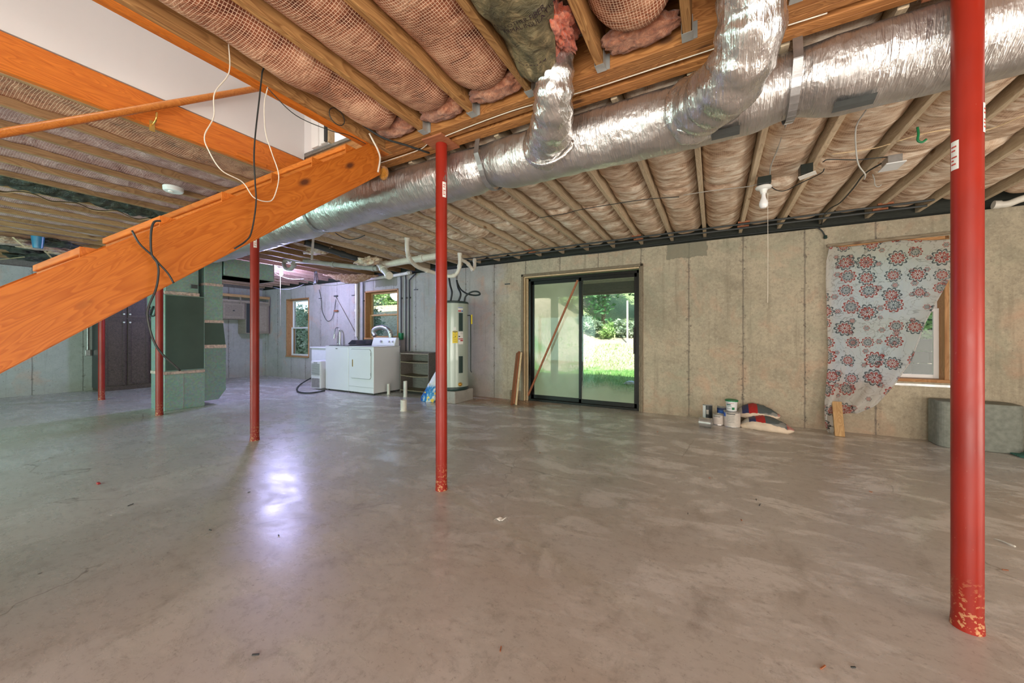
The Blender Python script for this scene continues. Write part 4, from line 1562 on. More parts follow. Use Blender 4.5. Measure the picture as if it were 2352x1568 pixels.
def pipe_thing(name, label, pts, r_, mat, coups=(), n=7, cat='pipe'):
    pts = [Vector(p) for p in pts]
    t_ = thing(name, label, cat, pts[len(pts) // 2])
    sp = spline(pts, n)
    MB().tube(sp, r_, 18).build('tube', mat, t_, smooth='auto')
    for f in coups:
        i = max(1, min(len(sp) - 2, int(f * (len(sp) - 1))))
        d_ = (sp[i + 1] - sp[i - 1]).normalized()
        MB().cyl(sp[i] - d_ * r_ * .7, sp[i] + d_ * r_ * .7, r_ * 1.22, 18).build('coupling', mat, t_, smooth='auto')
    return t_


pipe_thing('drain_pipe', 'big white plastic drain pipe crossing behind the middle red post', [PY(876, 609, 4.24), PY(940, 598, 4.32), PY(1000, 588, 4.4), PY(1012, 586, 4.42)], .052, M['pvc'], (.02, .5))
pipe_thing('drain_pipe', 'short white drain stub angled down from the left end of the big pipe', [PY(873, 606, 4.24), PY(880, 618, 4.15), PY(895, 634, 4.0)], .05, M['pvc'], (.1, .5, .97))
pipe_thing('drain_pipe', 'long grey drain pipe running left below the joists to the lit bulb', [PY(868, 617, 4.3), PY(800, 611, 4.25), PY(720, 602, 4.1), PY(656, 596, 3.95)], .042, M['pvc_gray'], (.05, .5, .97))
pipe_thing('drain_trap', 'curled grey trap at the left end of the long drain pipe', [PY(656, 596, 3.93), PY(652, 606, 3.9), PY(657, 617, 3.85), PY(667, 618, 3.8), PY(674, 611, 3.75), PY(674, 604, 3.7)], .035, M['pvc_gray'], (.9,))
pipe_thing('drain_pipe', 'bent cream drain pipe dropping from the joists left of the middle post', [PY(935, 545, 3.68), PY(935, 568, 3.72), PY(940, 592, 3.85), PY(958, 612, 4.1), PY(990, 624, 4.4), PY(1015, 631, 4.6)], .030, M['pvc'], (.02, .38, .75, .97))
pipe_thing('drain_pipe', 'cream drain pipe with an elbow right of the middle post', [PY(1015, 631, 4.6), PY(1038, 634, 4.65), PY(1051, 625, 4.68), PY(1056, 605, 4.68), PY(1056, 580, 4.66)], .030, M['pvc'], (.02, .35, .7, .97))
pipe_thing('drain_trap', 'small cream trap pipe against the wall top above the water heater', [PY(1059, 596, 4.75), PY(1072, 603, 4.9), PY(1080, 612, 5.0), PY(1085, 618, 5.05), PY(1090, 612, 5.1), PY(1090, 594, 5.12)], .028, M['pvc'], (.3, .6, .95))
pipe_thing('drain_pipe', 'white pipe running along the top of the wall over the small window', [(-7.0, 5.53, 2.375), (-6.4, 5.53, 2.39), (-5.9, 5.53, 2.40), (-5.45, 5.52, 2.42)], .035, M['pvc'], (.03, .5, .97))
pipe_thing('drain_pipe', 'vertical cream plastic pipe on the wall left of the small window', [(-7.16, 5.55, 1.1), (-7.16, 5.55, 1.7), (-7.16, 5.55, 2.36)], .035, M['pvc'], (.5,))
for i, (u, v0, v1, lb) in enumerate(((834, 648, 790, 'thin dark conduit beside the vertical cream pipe'), (921, 640, 772, 'dark conduit right of the small window ending in a green outlet'),
                                     (932, 640, 806, 'middle dark conduit running down behind the low shelf'), (940, 660, 806, 'rightmost dark conduit, kinked at the top, behind the low shelf'))):
    X_ = PY(u, 700, 5.57).x
    top = 2.40
    pts = [(X_, 5.572, PY(u, v1, 5.57).z), (X_, 5.572, 2.0), (X_, 5.572, top - .12)]
    pts += [(X_ + (.19 if i == 3 else 0), 5.56, top)]
    t_ = thing('conduit', lb, 'conduit', pts[0])
    MB().tube(pts, .014, 10).build('tube', M['black_pipe'], t_, smooth='auto')
    MB().box(X_ - .022, X_ + .022, 5.57, 5.598, 1.9, 1.93).build('clamp', M['black_pipe'], t_)
X_ = PY(921, 775, 5.57).x
tag(MB().box(X_ - .045, X_ + .045, 5.535, 5.599, 1.04, 1.18).build('wall_outlet', M['green_lid'], bevel=.005), 'green outlet box on the wall beside the dryer', 'outlet')
pipe_thing('drain_pipe', 'pale pipe end on top of the long wall at the far right edge', [PY(2285, 470, 5.45), PY(2315, 468, 5.45), PY(2352, 455, 5.45), PY(2450, 430, 5.45)], .032, M['pvc'], (.03,))
# black pvc bits and wires in the laundry ceiling
pipe_thing('drain_pipe', 'large dark vent pipe tucked between the joists left of the middle post', [PY(700, 556, 3.3), PY(760, 575, 3.7), PY(820, 594, 4.1), PY(862, 606, 4.4)], .045, M['black_pipe'], (.5,))
for i, (c_, s_) in enumerate(((PY(730, 575, 3.7), (.30, .12, .05)), (PY(845, 600, 4.0), (.24, .12, .06)))):
    tag(fluff('hanging_batt', c_, s_[0], s_[1], s_[2], M['batt_far'], i * 5 + 2, None, .5, 4),
        ('torn cream batt drooping below the foil duct at its left part' if i == 0 else 'torn cream batt drooping beside the big white drain pipe'), 'insulation')


def sag_batt(s, t_):
    a_, b_ = PY(762, 612, 4.9), PY(852, 634, 5.3)
    p = a_.lerp(b_, t_)
    e = 2 * s - 1
    dz = -.17 * math.sin(PI * t_) * (1 - e * e) + .03 * nz(s * 5, t_ * 14, 1)
    return (p.x + e * .10, p.y + e * .13, 2.42 + dz)


o = MB().grid(14, 50, sag_batt).build('sagging_batt', M['tan_fluff'], smooth=True, solid=.02)
tag(o, 'brown insulation batt bellying down left of the small window', 'insulation')

# hanging gold batts beyond the beam (paper-backed, gathered)
for (u, v, X0_, yy0, yy1, lb) in ((1085, 505, XK(-6), 2.75, 3.9, 'gathered cream batt hanging low beside the middle post'),):
    xa3, xb3 = XK(-7) + .03, XK(-6) - .03
    o = batt(xa3, xb3, 3.0, 4.2, M['batt_far'], 91, sag=.05, lift=.03, wr=.035, wrf=8, name='hanging_batt', parent=thing('sagging_insulation', lb, 'insulation', ((xa3 + xb3) / 2, 3.6, 2.4)))

# ================================================================== LAUNDRY CORNER
dx0, dx1, dyf, dyb = -6.30, -5.585, 4.70, 5.36
dy = thing('dryer', 'white front-loading dryer with control console, next to the low shelf', 'dryer', ((dx0 + dx1) / 2, (dyf + dyb) / 2, 0))
MB().box(dx0 + .004, dx1, dyf, dyb, .03, .90).build('body', M['enamel'], dy, bevel=.012)
MB().box(dx0 + .002, dx1 + .002, dyf - .004, dyb, .90, .918).build('top_panel', M['enamel'], dy, bevel=.006)


def rrect(x0, x1, z0, z1, r, n=6):
    pts = []
    for cx, cz, a0 in ((x1 - r, z1 - r, 0), (x0 + r, z1 - r, 90), (x0 + r, z0 + r, 180), (x1 - r, z0 + r, 270)):
        for i in range(n + 1):
            a = math.radians(a0 + 90 * i / n)
            pts.append((cx + r * math.cos(a), cz + r * math.sin(a)))
    return pts


ax0, ax1, az0, az1 = dx0 + .07, dx1 - .07, .30, .86
MB().prism(rrect(ax0 - .008, ax1 + .008, az0 - .008, az1 + .008, .055), 'y', dyf - .002, dyf + .004).build('door_gap', M['line_gray'], dy)
dd = MB().prism(rrect(ax0, ax1, az0, az1, .05), 'y', dyf - .012, dyf + .002).build('door', M['enamel'], dy, bevel=.004)
MB().prism(rrect(ax0 + .055, ax0 + .078, .52, .66, .01), 'y', dyf - .016, dyf - .0115).build('handle', M['brass'], dd)
MB().box(ax1 + .001, ax1 + .008, dyf - .012, dyf - .001, .74, .80).box(ax1 + .001, ax1 + .008, dyf - .012, dyf - .001, .36, .42).build('hinge', M['line_gray'], dd)
MB().box(dx0 + .006, dx1 - .004, dyf - .003, dyf + .001, .135, .139).build('toe_line', M['line_gray'], dy)
MB().prism([(dyb - .14, .918), (dyb - .01, .918), (dyb - .01, 1.085), (dyb - .085, 1.085)], 'x', dx0 + .03, dx1 - .012).build('console', M['enamel'], dy, bevel=.012)
for i, (fx, r_) in enumerate(((.30, .026), (.53, .019), (.63, .019))):
    cx = dx0 + fx + .0
    k_ = Vector((0, -.95, .31)).normalized()
    c0 = Vector((cx, dyb - .115, 1.0))
    kb = MB().cyl(c0, c0 + k_ * .022, r_, 20, r_ * .85).build('knob', M['chrome'], dy, smooth='auto')
for cx, cy in ((dx0 + .05, dyf + .05), (dx1 - .05, dyf + .05), (dx0 + .05, dyb - .05), (dx1 - .05, dyb - .05)):
    MB().cyl((cx, cy, 0), (cx, cy, .032), .016, 12).build('foot', M['plastic_dark'], dy)
dv = [PY(862, 771, 5.44), PY(858, 762, 5.44), PY(864, 754, 5.44), PY(878, 751, 5.44), PY(891, 756, 5.44), PY(897, 768, 5.45), PY(898, 790, 5.46)]
tag(MB().tube(spline(dv, 12), .05, 20, True, lambda t_, a, r: r * (1 + .06 * math.sin(t_ * 150))).build('vent_hose', M['foil'], smooth=True),
    'arched silver dryer vent hose standing in front of the small window', 'vent hose')

wx0, wx1 = -7.03, -6.305
wa = thing('washer', 'white top-loading washer with dark glass lid, left of the dryer', 'washing machine', ((wx0 + wx1) / 2, (dyf + dyb) / 2, 0))
MB().box(wx0, wx1, dyf, dyb, .03, .90).build('body', M['enamel'], wa, bevel=.012)
MB().box(wx0 + .002, wx1 - .002, dyf - .002, dyb - .15, .90, .915).build('top_panel', M['enamel'], wa, bevel=.005)
MB().prism([(dyf + .02, .915), (dyb - .17, .915), (dyb - .17, .945), (dyf + .05, .93)], 'x', wx0 + .06, wx1 - .06).build('lid', M['glass_dark'], wa, bevel=.008)
MB().prism([(dyb - .17, .90), (dyb - .01, .90), (dyb - .01, 1.03), (dyb - .05, 1.03), (dyb - .15, .95)], 'x', wx0 + .02, wx1 - .02).build('console', M['glass_dark'], wa, bevel=.012)
MB().prism(rrect(-6.70, -6.635, .855, .868, .006), 'y', dyf - .003, dyf + .001).build('badge', M['chrome'], wa)
for cx, cy in ((wx0 + .05, dyf + .05), (wx1 - .05, dyf + .05), (wx0 + .05, dyb - .05), (wx1 - .05, dyb - .05)):
    MB().cyl((cx, cy, 0), (cx, cy, .032), .016, 12).build('foot', M['plastic_dark'], wa)

sx0, sx1, sy0, sy1 = -8.02, -7.42, 5.02, 5.55
sk = thing('utility_sink', 'white plastic utility sink on thin legs below the wall, left of the washer', 'sink', ((sx0 + sx1) / 2, (sy0 + sy1) / 2, 0))
q = MB()
q.box(sx0, sx1, sy0, sy0 + .03, .52, .86).box(sx0, sx1, sy1 - .03, sy1, .52, .86).box(sx0, sx0 + .03, sy0 + .03, sy1 - .03, .52, .86).box(sx1 - .03, sx1, sy0 + .03, sy1 - .03, .52, .86).box(sx0, sx1, sy0, sy1, .50, .53)
q.build('basin', M['plastic_white'], sk, bevel=.008)
MB().box(sx0 - .025, sx1 + .025, sy0 - .025, sy0 + .02, .845, .87).box(sx0 - .025, sx1 + .025, sy1 - .02, sy1 + .02, .845, .87).box(sx0 - .025, sx0 + .02, sy0, sy1, .845, .87).box(sx1 - .02, sx1 + .025, sy0, sy1, .845, .87).build('rim', M['plastic_white'], sk, bevel=.006)
for cx, cy in ((sx0 + .04, sy0 + .04), (sx1 - .04, sy0 + .04), (sx0 + .04, sy1 - .04), (sx1 - .04, sy1 - .04)):
    MB().lathe((cx, cy, 0), [(.022, 0), (.022, .03), (.016, .05), (.024, .50)], 12).build('leg', M['plastic_white'], sk, smooth='auto')
fc = thing('faucet', 'tall dark gooseneck faucet rising behind the washer', 'faucet', PY(781, 790, 5.50))
b0 = PY(781, 792, 5.50)
hh = PY(781, 762, 5.50).z
b0.z = .872
top = hh
MB().cyl(b0, (b0.x, b0.y, hh), .022, 16).build('riser', M['chrome'], fc, smooth='auto')
MB().tube(spline([(b0.x - .01, b0.y, hh - .05), (b0.x - .02, b0.y, hh + .05), (b0.x - .08, b0.y, hh + .10), (b0.x - .16, b0.y, hh + .08), (b0.x - .19, b0.y, hh), (b0.x - .205, b0.y, hh - .08)], 7), .012, 12).build('spout', M['chrome'], fc, smooth='auto')
MB().cyl((b0.x - .20, b0.y, hh - .05), (b0.x - .215, b0.y, hh - .15), .018, 14, .024).build('spray_head', M['chrome'], fc, smooth='auto')
MB().box(b0.x - .12, b0.x + .06, b0.y - .03, b0.y + .03, .871, .885).cyl((b0.x - .09, b0.y, .885), (b0.x - .09, b0.y, .95), .012, 10).build('base_plate', M['chrome'], fc, bevel=.003)

kx0, kx1, ky0, ky1 = -7.40, -7.08, 4.62, 4.95
dh = thing('dehumidifier', 'small white dehumidifier with front louvres and grey water tank, left of the washer', 'dehumidifier', ((kx0 + kx1) / 2, (ky0 + ky1) / 2, 0))
MB().box(kx0, kx1, ky0, ky1, .03, .60).build('body', M['plastic_white'], dh, bevel=.02)
for i in range(11):
    z_ = .31 + i * .022
    MB().box(kx0 + .03, kx1 - .02, ky0 - .006, ky0 + .002, z_, z_ + .011).build('louvre', M['line_gray'], dh)
MB().box(kx0 + .03, kx1 - .02, ky0 - .004, ky0 + .002, .05, .24).build('water_tank', M['can'], dh, bevel=.004)
MB().box(kx0 + .10, kx0 + .22, ky0 - .003, ky0 + .002, .555, .57).build('control_strip', M['line_gray'], dh)
tag(MB().tube(spline([PZ(718, 866, .10), PZ(700, 876, .05), PZ(686, 886, .018), PZ(682, 895, .018), PZ(690, 901, .018), PZ(715, 902, .018), PZ(746, 897, .018)], 7), .014, 10).build('drain_hose', M['black_rubber'], smooth=True),
    'black drain hose curving over the floor in front of the dehumidifier', 'hose')

# things on the wall between the windows
for pts, r_, mt, lb, ct, nm in (
    ([(733, 665), (738, 690), (739, 710), (744, 725), (752, 737), (762, 732), (768, 712), (771, 690), (772, 682)], .006, 'black_pipe', 'dark cable sagging from the ceiling to a hook between the left windows', 'cable', 'cable'),
    ([(772, 682), (768, 705), (772, 716), (775, 700), (771, 683)], .004, 'pvc_gray', 'thin cord looped over the hook between the left windows', 'cord', 'cord'),
    ([(771, 682), (775, 690), (800, 735), (823, 780)], .010, 'pvc_gray', 'grey strap running diagonally down the wall towards the washer', 'strap', 'strap')):
    tag(MB().tube(spline([PY(u, v, 5.575) for u, v in pts], 5), r_, 8).build(nm, M[mt], smooth=True), lb, ct)
tag(MB().box(PY(768, 0, 5.58).x, PY(775, 0, 5.58).x, 5.56, 5.6, 2.06, 2.09).build('wall_hook', M['black_pipe'], bevel=.003), 'dark hook on the wall between the left windows', 'hook')
tag(MB().box(PY(768, 0, 5.57).x, PY(776, 0, 5.57).x, 5.55, 5.58, 1.70, 1.735).build('plug', M['red_board'], bevel=.004), 'brown plug hanging at the end of the looped cord', 'plug')
for (u, v, lb) in ((735, 685, 'short dark form tie left of the wall hook'), (811, 678, 'short dark form tie left of the vertical cream pipe'), (955, 665, 'short dark form tie on the wall right of the conduits'), (1165, 652, 'short dark form tie on the wall left of the sliding door')):
    p = PY(u, v, 5.585)
    tag(MB().box(p.x - .05, p.x + .05, 5.58, 5.602, p.z - .008, p.z + .008).build('form_tie', M['black_pipe']), lb, 'form tie')

# lit bulb
lb_ = PY(646, 628, 4.2)
lt = thing('lit_bulb', 'glowing bare bulb with pull cord on the ceiling before the left window', 'light bulb', (lb_.x, lb_.y, 2.2))
MB().box(lb_.x - .05, lb_.x + .05, lb_.y - .05, lb_.y + .05, lb_.z + .128, lb_.z + .2).build('outlet_box', M['box_dark'], lt, bevel=.004)
MB().lathe((lb_.x, lb_.y, lb_.z + .07), [(.022, 0), (.055, .015), (.06, .03), (.05, .05), (.03, .06)], 20).build('porcelain_base', M['porcelain'], lt, smooth='auto')
MB().lathe((lb_.x, lb_.y, lb_.z - .04), [(.004, 0), (.02, .004), (.03, .018), (.033, .036), (.03, .056), (.018, .09), (.014, .115)], 20).build('bulb', M['bulb_lit'], lt, smooth='auto')
MB().cyl((lb_.x - .03, lb_.y, lb_.z + .07), (lb_.x - .03, lb_.y, PY(643, 748, lb_.y).z), .0018, 6).build('pull_cord', M['white_cord'], lt)
light('POINT', 'lit_bulb_light', (lb_.x, lb_.y, lb_.z - .10), 85, (.52, .52, 1.0), radius=.2)

# kitchen wall cabinets on the left wall
kc = thing('wall_cabinet', 'worn tan wall cabinets with open top frame and missing doors, on the far left wall', 'cabinet', (-11.05, 4.95, 1.3))
cxf = -10.83
board('top_rail', (cxf + .02, 3.9, 2.16), (cxf + .02, 5.57, 2.16), .03, .07, M['pine'], kc)
board('top_rail', (cxf + .02, 3.9, 2.02), (cxf + .02, 5.57, 2.02), .03, .05, M['cab_wood'], kc)
for y_ in (3.92, 4.85, 5.55):
    board('post', (cxf + .02, y_, 1.95), (cxf + .02, y_, 2.15), .03, .03, M['cab_wood'], kc)
MB().box(XL + .01, cxf, 3.9, 4.98, 1.55, 2.0).build('carcass', M['cab_wood'], kc, bevel=.003)
MB().box(XL + .01, cxf, 4.99, 5.56, 1.18, 2.0).build('carcass', M['cab_wood'], kc, bevel=.003)


def panel_door(y0, y1, z0, z1, xf, par, mat_, rail=.045, arch=False, handle=None):
    d_ = MB().box(xf, xf + .012, y0, y1, z0, z1).build('door', mat_, par, bevel=.002)
    f = MB().box(xf + .012, xf + .02, y0, y0 + rail, z0, z1).box(xf + .012, xf + .02, y1 - rail, y1, z0, z1).box(xf + .012, xf + .02, y0 + rail, y1 - rail, z0, z0 + rail)
    if arch:
        n = 10
        for i in range(n):
            a = y0 + rail + (y1 - y0 - 2 * rail) * i / n
            b_ = y0 + rail + (y1 - y0 - 2 * rail) * (i + 1) / n
            m_ = (i + .5) / n * 2 - 1
            f.box(xf + .012, xf + .02, a, b_, z1 - rail - .05 * m_ * m_, z1)
    else:
        f.box(xf + .012, xf + .02, y0 + rail, y1 - rail, z1 - rail, z1)
    f.build('door_frame', mat_, d_, bevel=.002)
    if handle:
        MB().lathe((0, 0, 0), [(.004, 0), (.014, .004), (.016, .012), (.006, .018)], 12)
        MB().cyl((xf + .02, handle[0], handle[1]), (xf + .045, handle[0], handle[1]), .016, 12).build('knob', M['porcelain'] if handle[2] else M['plastic_dark'], d_, smooth='auto')


panel_door(3.95, 4.42, 1.58, 1.96, cxf, kc, M['cab_wood'])
panel_door(4.47, 4.94, 1.58, 1.96, cxf, kc, M['cab_wood'], handle=(4.70, 1.77, False))
panel_door(5.12, 5.54, 1.20, 1.98, cxf, kc, M['cab_wood'])
MB().box(cxf, cxf + .004, 5.0, 5.10, 1.20, 1.98).build('bay_shade', M['plastic_dark'], kc)  # dark sheet on the front, standing for shade inside the doorless bay

pc = thing('pantry_cabinet', 'tall dark pantry cabinet with arched doors and white knobs at the left wall', 'cabinet', (-10.97, 2.85, 0))
pxf = -10.72
MB().box(XL + .01, pxf, 2.36, 3.75, .0, 2.15).build('carcass', M['dark_cab'], pc, bevel=.003)
for y0, y1, hk in ((2.40, 2.71, 2.68), (2.74, 3.06, 2.77), (3.10, 3.41, 3.38)):
    panel_door(y0, y1, .10, 1.47, pxf, pc, M['dark_cab'], .05, True, (hk, 1.40, True))
    panel_door(y0, y1, 1.50, 2.10, pxf, pc, M['dark_cab'], .05, False, (hk, 1.57, True))
MB().box(XL + .01, pxf - .02, 2.352, 2.36, .05, 2.1).build('side_panel', M['plastic_dark'], pc)
X_ = XL + .02
oc = PX(200.5, 810, XL)
ob = thing('wall_outlet', 'grey outlet box with its conduit on the left concrete wall beside the pantry cabinet', 'outlet', (XL + .03, oc.y, oc.z))
MB().box(XL + .002, XL + .045, oc.y - .035, oc.y + .035, oc.z - .06, oc.z + .06).build('box', M['can'], ob, bevel=.004)
MB().cyl((XL + .02, oc.y, oc.z + .06), (XL + .02, oc.y, 2.40), .012, 10).build('conduit', M['can'], ob, smooth='auto')

# ================================================================== SHELF, STUBS, BAG
bx0, bx1, by0, by1 = -5.40, -4.66, 5.18, 5.52
bk = thing('low_shelf', 'low grey-brown shelf unit with three levels between dryer and water heater', 'shelf', ((bx0 + bx1) / 2, 5.35, 0))
MB().box(bx0, bx0 + .018, by0, by1, 0, .80).build('side_panel', M['gray_board'], bk)
MB().box(bx1 - .018, bx1, by0, by1, 0, .80).build('side_panel', M['gray_board'], bk)
MB().box(bx0 + .018, bx1 - .018, by1 - .012, by1, 0, .80).build('back_panel', M['gray_board'], bk)
for z_, bow in ((.07, 0), (.36, .02), (.62, .01), (.782, 0)):
    MB().grid(8, 1, lambda s, t_: (bx0 + .018 + (bx1 - bx0 - .036) * s, by0 + (by1 - by0 - .012) * t_, z_ - bow * math.sin(PI * s))).build('shelf_board', M['old_wood'] if z_ < .7 else M['cab_wood'], bk, solid=.018)

for (u, vb, h_, r_, mt, lb) in ((892.5, 905, .20, .028, 'pvc', 'thin cream pipe stub standing in the floor at the dryer corner'),
                               (931, 911, .29, .034, 'pvc', 'tall white pipe stub standing in the floor before the low shelf'),
                               (927, 943, .165, .046, 'pvc', 'short thick white pipe stub in the floor, nearest of the three stubs')):
    c = PZ(u, vb, 0)
    q = MB().lathe(c, [(r_ * 1.15, 0), (r_ * 1.15, .01), (r_, .012), (r_, h_), (r_ * .86, h_), (r_ * .86, .02)], 24)
    tag(q.build('pipe_stub', M[mt], smooth='auto'), lb, 'pipe')

# blue bag leaning on the shelf
bc = Vector((-4.27, 4.72, 0))


def bag_mesh(c, w_, h_, th, lean, seed, nx=22, nz_=30):
    mb_ = MB()
    vs_ = []
    for j in range(nz_ + 1):
        t_ = j / nz_
        wd = w_ * (1 - .55 * t_ ** 1.6) * (.85 + .15 * math.sin(PI * min(1, t_ * 3)))
        thk = th * (math.sin(PI * min(1, (t_ * .92 + .08))) ** .6) * (1 - .5 * t_)
        for i in range(nx):
            a = 2 * PI * i / nx
            vs_.append((c.x + math.cos(a) * wd / 2 * (1 + .06 * nz(i * .9, j * .4, seed)) + lean[0] * t_,
                        c.y + math.sin(a) * thk / 2 * (1 + .3 * nz(i * .8, j * .3, seed + 3)) + lean[1] * t_, h_ * t_))
    fs_ = [(j * nx + i, j * nx + (i + 1) % nx, (j + 1) * nx + (i + 1) % nx, (j + 1) * nx + i) for j in range(nz_) for i in range(nx)]
    fs_ += [tuple(reversed(range(nx))), tuple(nz_ * nx + i for i in range(nx))]
    return mb_.add(vs_, fs_)


t = NT('blue_bag_print')
n1 = t.noise(t.obj(), 7, 4, .6, .8)
z_ = t.sep(t.obj())[2]
c = t.ramp(n1, [(.40, (.01, .10, .42)), (.52, (.03, .30, .62)), (.60, (.70, .75, .78))])
c = t.mix(t.ramp(t.math('ADD', z_, t.math('MULTIPLY', n1, .2)), [(.34, 0), (.40, 1)]), c, (.74, .76, .78))
c = t.mix(t.ramp(t.noise(t.obj(), 12, 2), [(.60, 0), (.63, 1)]), c, (.85, .62, .10))
M['blue_bag'] = t.done(c, .35, 0, t.bump(n1, .5, .02))
tag(bag_mesh(bc, .34, .50, .20, (.10, .16), 4).build('salt_bag', M['blue_bag'], smooth=True), 'blue and white printed plastic bag leaning against the low shelf', 'bag')

# ================================================================== WATER HEATER
hx, hy = -3.945, 5.0
wh = thing('water_heater', 'tall grey-green cylindrical water heater with yellow label on a concrete pad', 'water heater', (hx, hy, .20))
MB().lathe((hx, hy, .205), [(.262, 0), (.268, .01), (.268, .05), (.262, .06)], 48).build('bottom_cap', M['heater_dark'], wh, smooth='auto')
MB().lathe((hx, hy, .235), [(.263, 0), (.263, 1.44)], 56).build('tank', M['heater'], wh, smooth='auto')
MB().lathe((hx, hy, 1.665), [(.268, 0), (.268, .028), (.24, .042), (.1, .05)], 48).build('top_cap', M['heater_dark'], wh, smooth='auto')


def on_tank(name, a0, a1, z0, z1, mat_, off=.003, th=.004, n=8, parent=None):
    q = MB()
    vs_ = []
    for j in range(n + 1):
        a = math.radians(a0 + (a1 - a0) * j / n)
        for r_ in (.263 + off, .263 + off + th):
            for z_ in (z0, z1):
                vs_.append((hx + math.cos(a) * r_, hy + math.sin(a) * r_, z_))
    fs_ = []
    for j in range(n):
        b_ = 4 * j
        fs_ += [(b_, b_ + 4, b_ + 5, b_ + 1), (b_ + 2, b_ + 3, b_ + 7, b_ + 6), (b_ + 1, b_ + 5, b_ + 7, b_ + 3), (b_, b_ + 2, b_ + 6, b_ + 4)]
    fs_ += [(0, 1, 3, 2), (4 * n, 4 * n + 2, 4 * n + 3, 4 * n + 1)]
    return q.add(vs_, fs_).build(name, mat_, parent or wh, smooth=False)


# the camera looks along about +52 degrees, so the visible front is centred near -52
on_tank('access_cover', -31, -16, 1.20, 1.50, M['heater_dark'], .002, .012)
on_tank('access_cover', -31, -16, .50, .78, M['heater_dark'], .002, .012)
lbl = on_tank('label', -34, -14, 1.52, 1.60, M['sticker'], .002, .002)
on_tank('label_band', -33.5, -14.5, 1.585, 1.595, M['blue'], .0045, .001, parent=lbl)
on_tank('label_band', -33.5, -22, 1.525, 1.545, M['red_print'], .0045, .001, parent=lbl)
on_tank('label_band', -21, -14.5, 1.525, 1.545, M['blue'], .0045, .001, parent=lbl)
yl = on_tank('yellow_label', -54, -35, 1.00, 1.20, M['yellow'], .002, .002)
for i, (a0, a1, z0_, z1_) in enumerate(((-53, -36, 1.182, 1.194), (-46, -43, 1.165, 1.175), (-51, -38, 1.135, 1.138), (-45, -42, 1.10, 1.115), (-52, -44, 1.09, 1.093), (-50, -40, 1.06, 1.063), (-50, -38, 1.03, 1.033))):
    on_tank('print', a0, a1, z0_, z1_, M['plastic_dark'], .0045, .001, 4, yl)
wl = on_tank('white_label', -33, -13, .98, 1.19, M['sticker'], .002, .002)
for a0, a1, z0_, z1_, m_ in ((-25, -14, 1.17, 1.173, 'gray_label'), (-25, -14, 1.15, 1.153, 'gray_label'), (-32, -14, 1.06, 1.075, 'red_print'), (-25, -14, 1.03, 1.05, 'red_print'), (-32, -26, 1.10, 1.12, 'gray_label')):
    on_tank('print', a0, a1, z0_, z1_, M[m_], .0045, .001, 4, wl)
on_tank('small_tag', -51, -41, 1.215, 1.265, M['sticker'], .002, .003)
c0 = Vector((hx + .263 * math.cos(math.radians(-26)), hy + .263 * math.sin(math.radians(-26)), .31))
n_ = Vector((math.cos(math.radians(-26)), math.sin(math.radians(-26)), 0))
MB().cyl(c0, c0 + n_ * .015, .035, 16).cyl(c0, c0 + n_ * .06, .014, 12).build('drain_valve', M['brass'], wh, smooth='auto')
rv = Vector((hx + .27, hy + .08, 0))
MB().tube([(hx + .24, hy + .08, 1.47), (rv.x + .03, rv.y, 1.47), (rv.x + .045, rv.y, 1.44), (rv.x + .045, rv.y, .52), (rv.x + .065, rv.y, .50)], .010, 10).build('relief_pipe', M['black_pipe'], wh, smooth='auto')
MB().box(rv.x + .06, rv.x + .075, rv.y - .01, rv.y + .01, 1.32, 1.48).build('valve_tag', M['yellow'], wh)
for nm, pts, r_, lb in (
    ('hose', [(1034, 691), (1038, 672), (1034, 655), (1031, 636)], .017, 'left black hose rising from the water heater top'),
    ('hose', [(1052, 692), (1058, 676), (1052, 660), (1049, 643)], .017, 'middle black hose with metal end above the water heater'),
    ('cable', [(1066, 692), (1070, 680), (1084, 670), (1098, 670), (1102, 676), (1090, 678), (1072, 674), (1058, 664), (1050, 648)], .014, 'black flexible cable making a loop right of the water heater top')):
    pth = [PY(u, v, 5.0 + (.02 * i)) for i, (u, v) in enumerate(pts)]
    pth[0].z = 1.69
    tag(MB().tube(spline(pth, 7), r_, 10).build(nm, M['black_rubber'], smooth=True), lb, nm)
p_ = PY(1049, 641, 5.06)
tag(MB().cyl(p_, p_ + Vector((0, 0, .09)), .017, 12).build('pipe_fitting', M['chrome'], smooth='auto'), 'metal fitting on the end of the middle heater hose', 'fitting')
tag(MB().box(-4.24, -3.71, 4.75, 5.27, 0, .203).build('concrete_pad', M['wall_left'], bevel=.012), 'square concrete pad under the water heater', 'pad')

# board leaning by the door
b0, b1 = PZ(1176, 929, .01), PY(1190, 809, 5.55)
o = board('leaning_board', b0 + Vector((0, .02, 0)), b1, .12, .03, M['red_board'])
tag(o, 'reddish-brown board leaning on the wall left of the sliding door', 'board')
o.rotation_euler.rotate_axis('X', math.radians(-55))
tag(board('leaning_strip', b0 + Vector((.075, .0, 0)), b1 + Vector((.075, -.02, 0)), .03, .03, M['edge_wood']), 'pale narrow strip leaning beside the reddish board at the sliding door', 'strip')
tag(MB().box(-3.10, -2.97, 5.50, 5.59, 0, .17).build('wood_block', M['old_wood'], bevel=.004), 'small weathered wood block on the floor behind the leaning board', 'block')

# ================================================================== CANS AND BAG


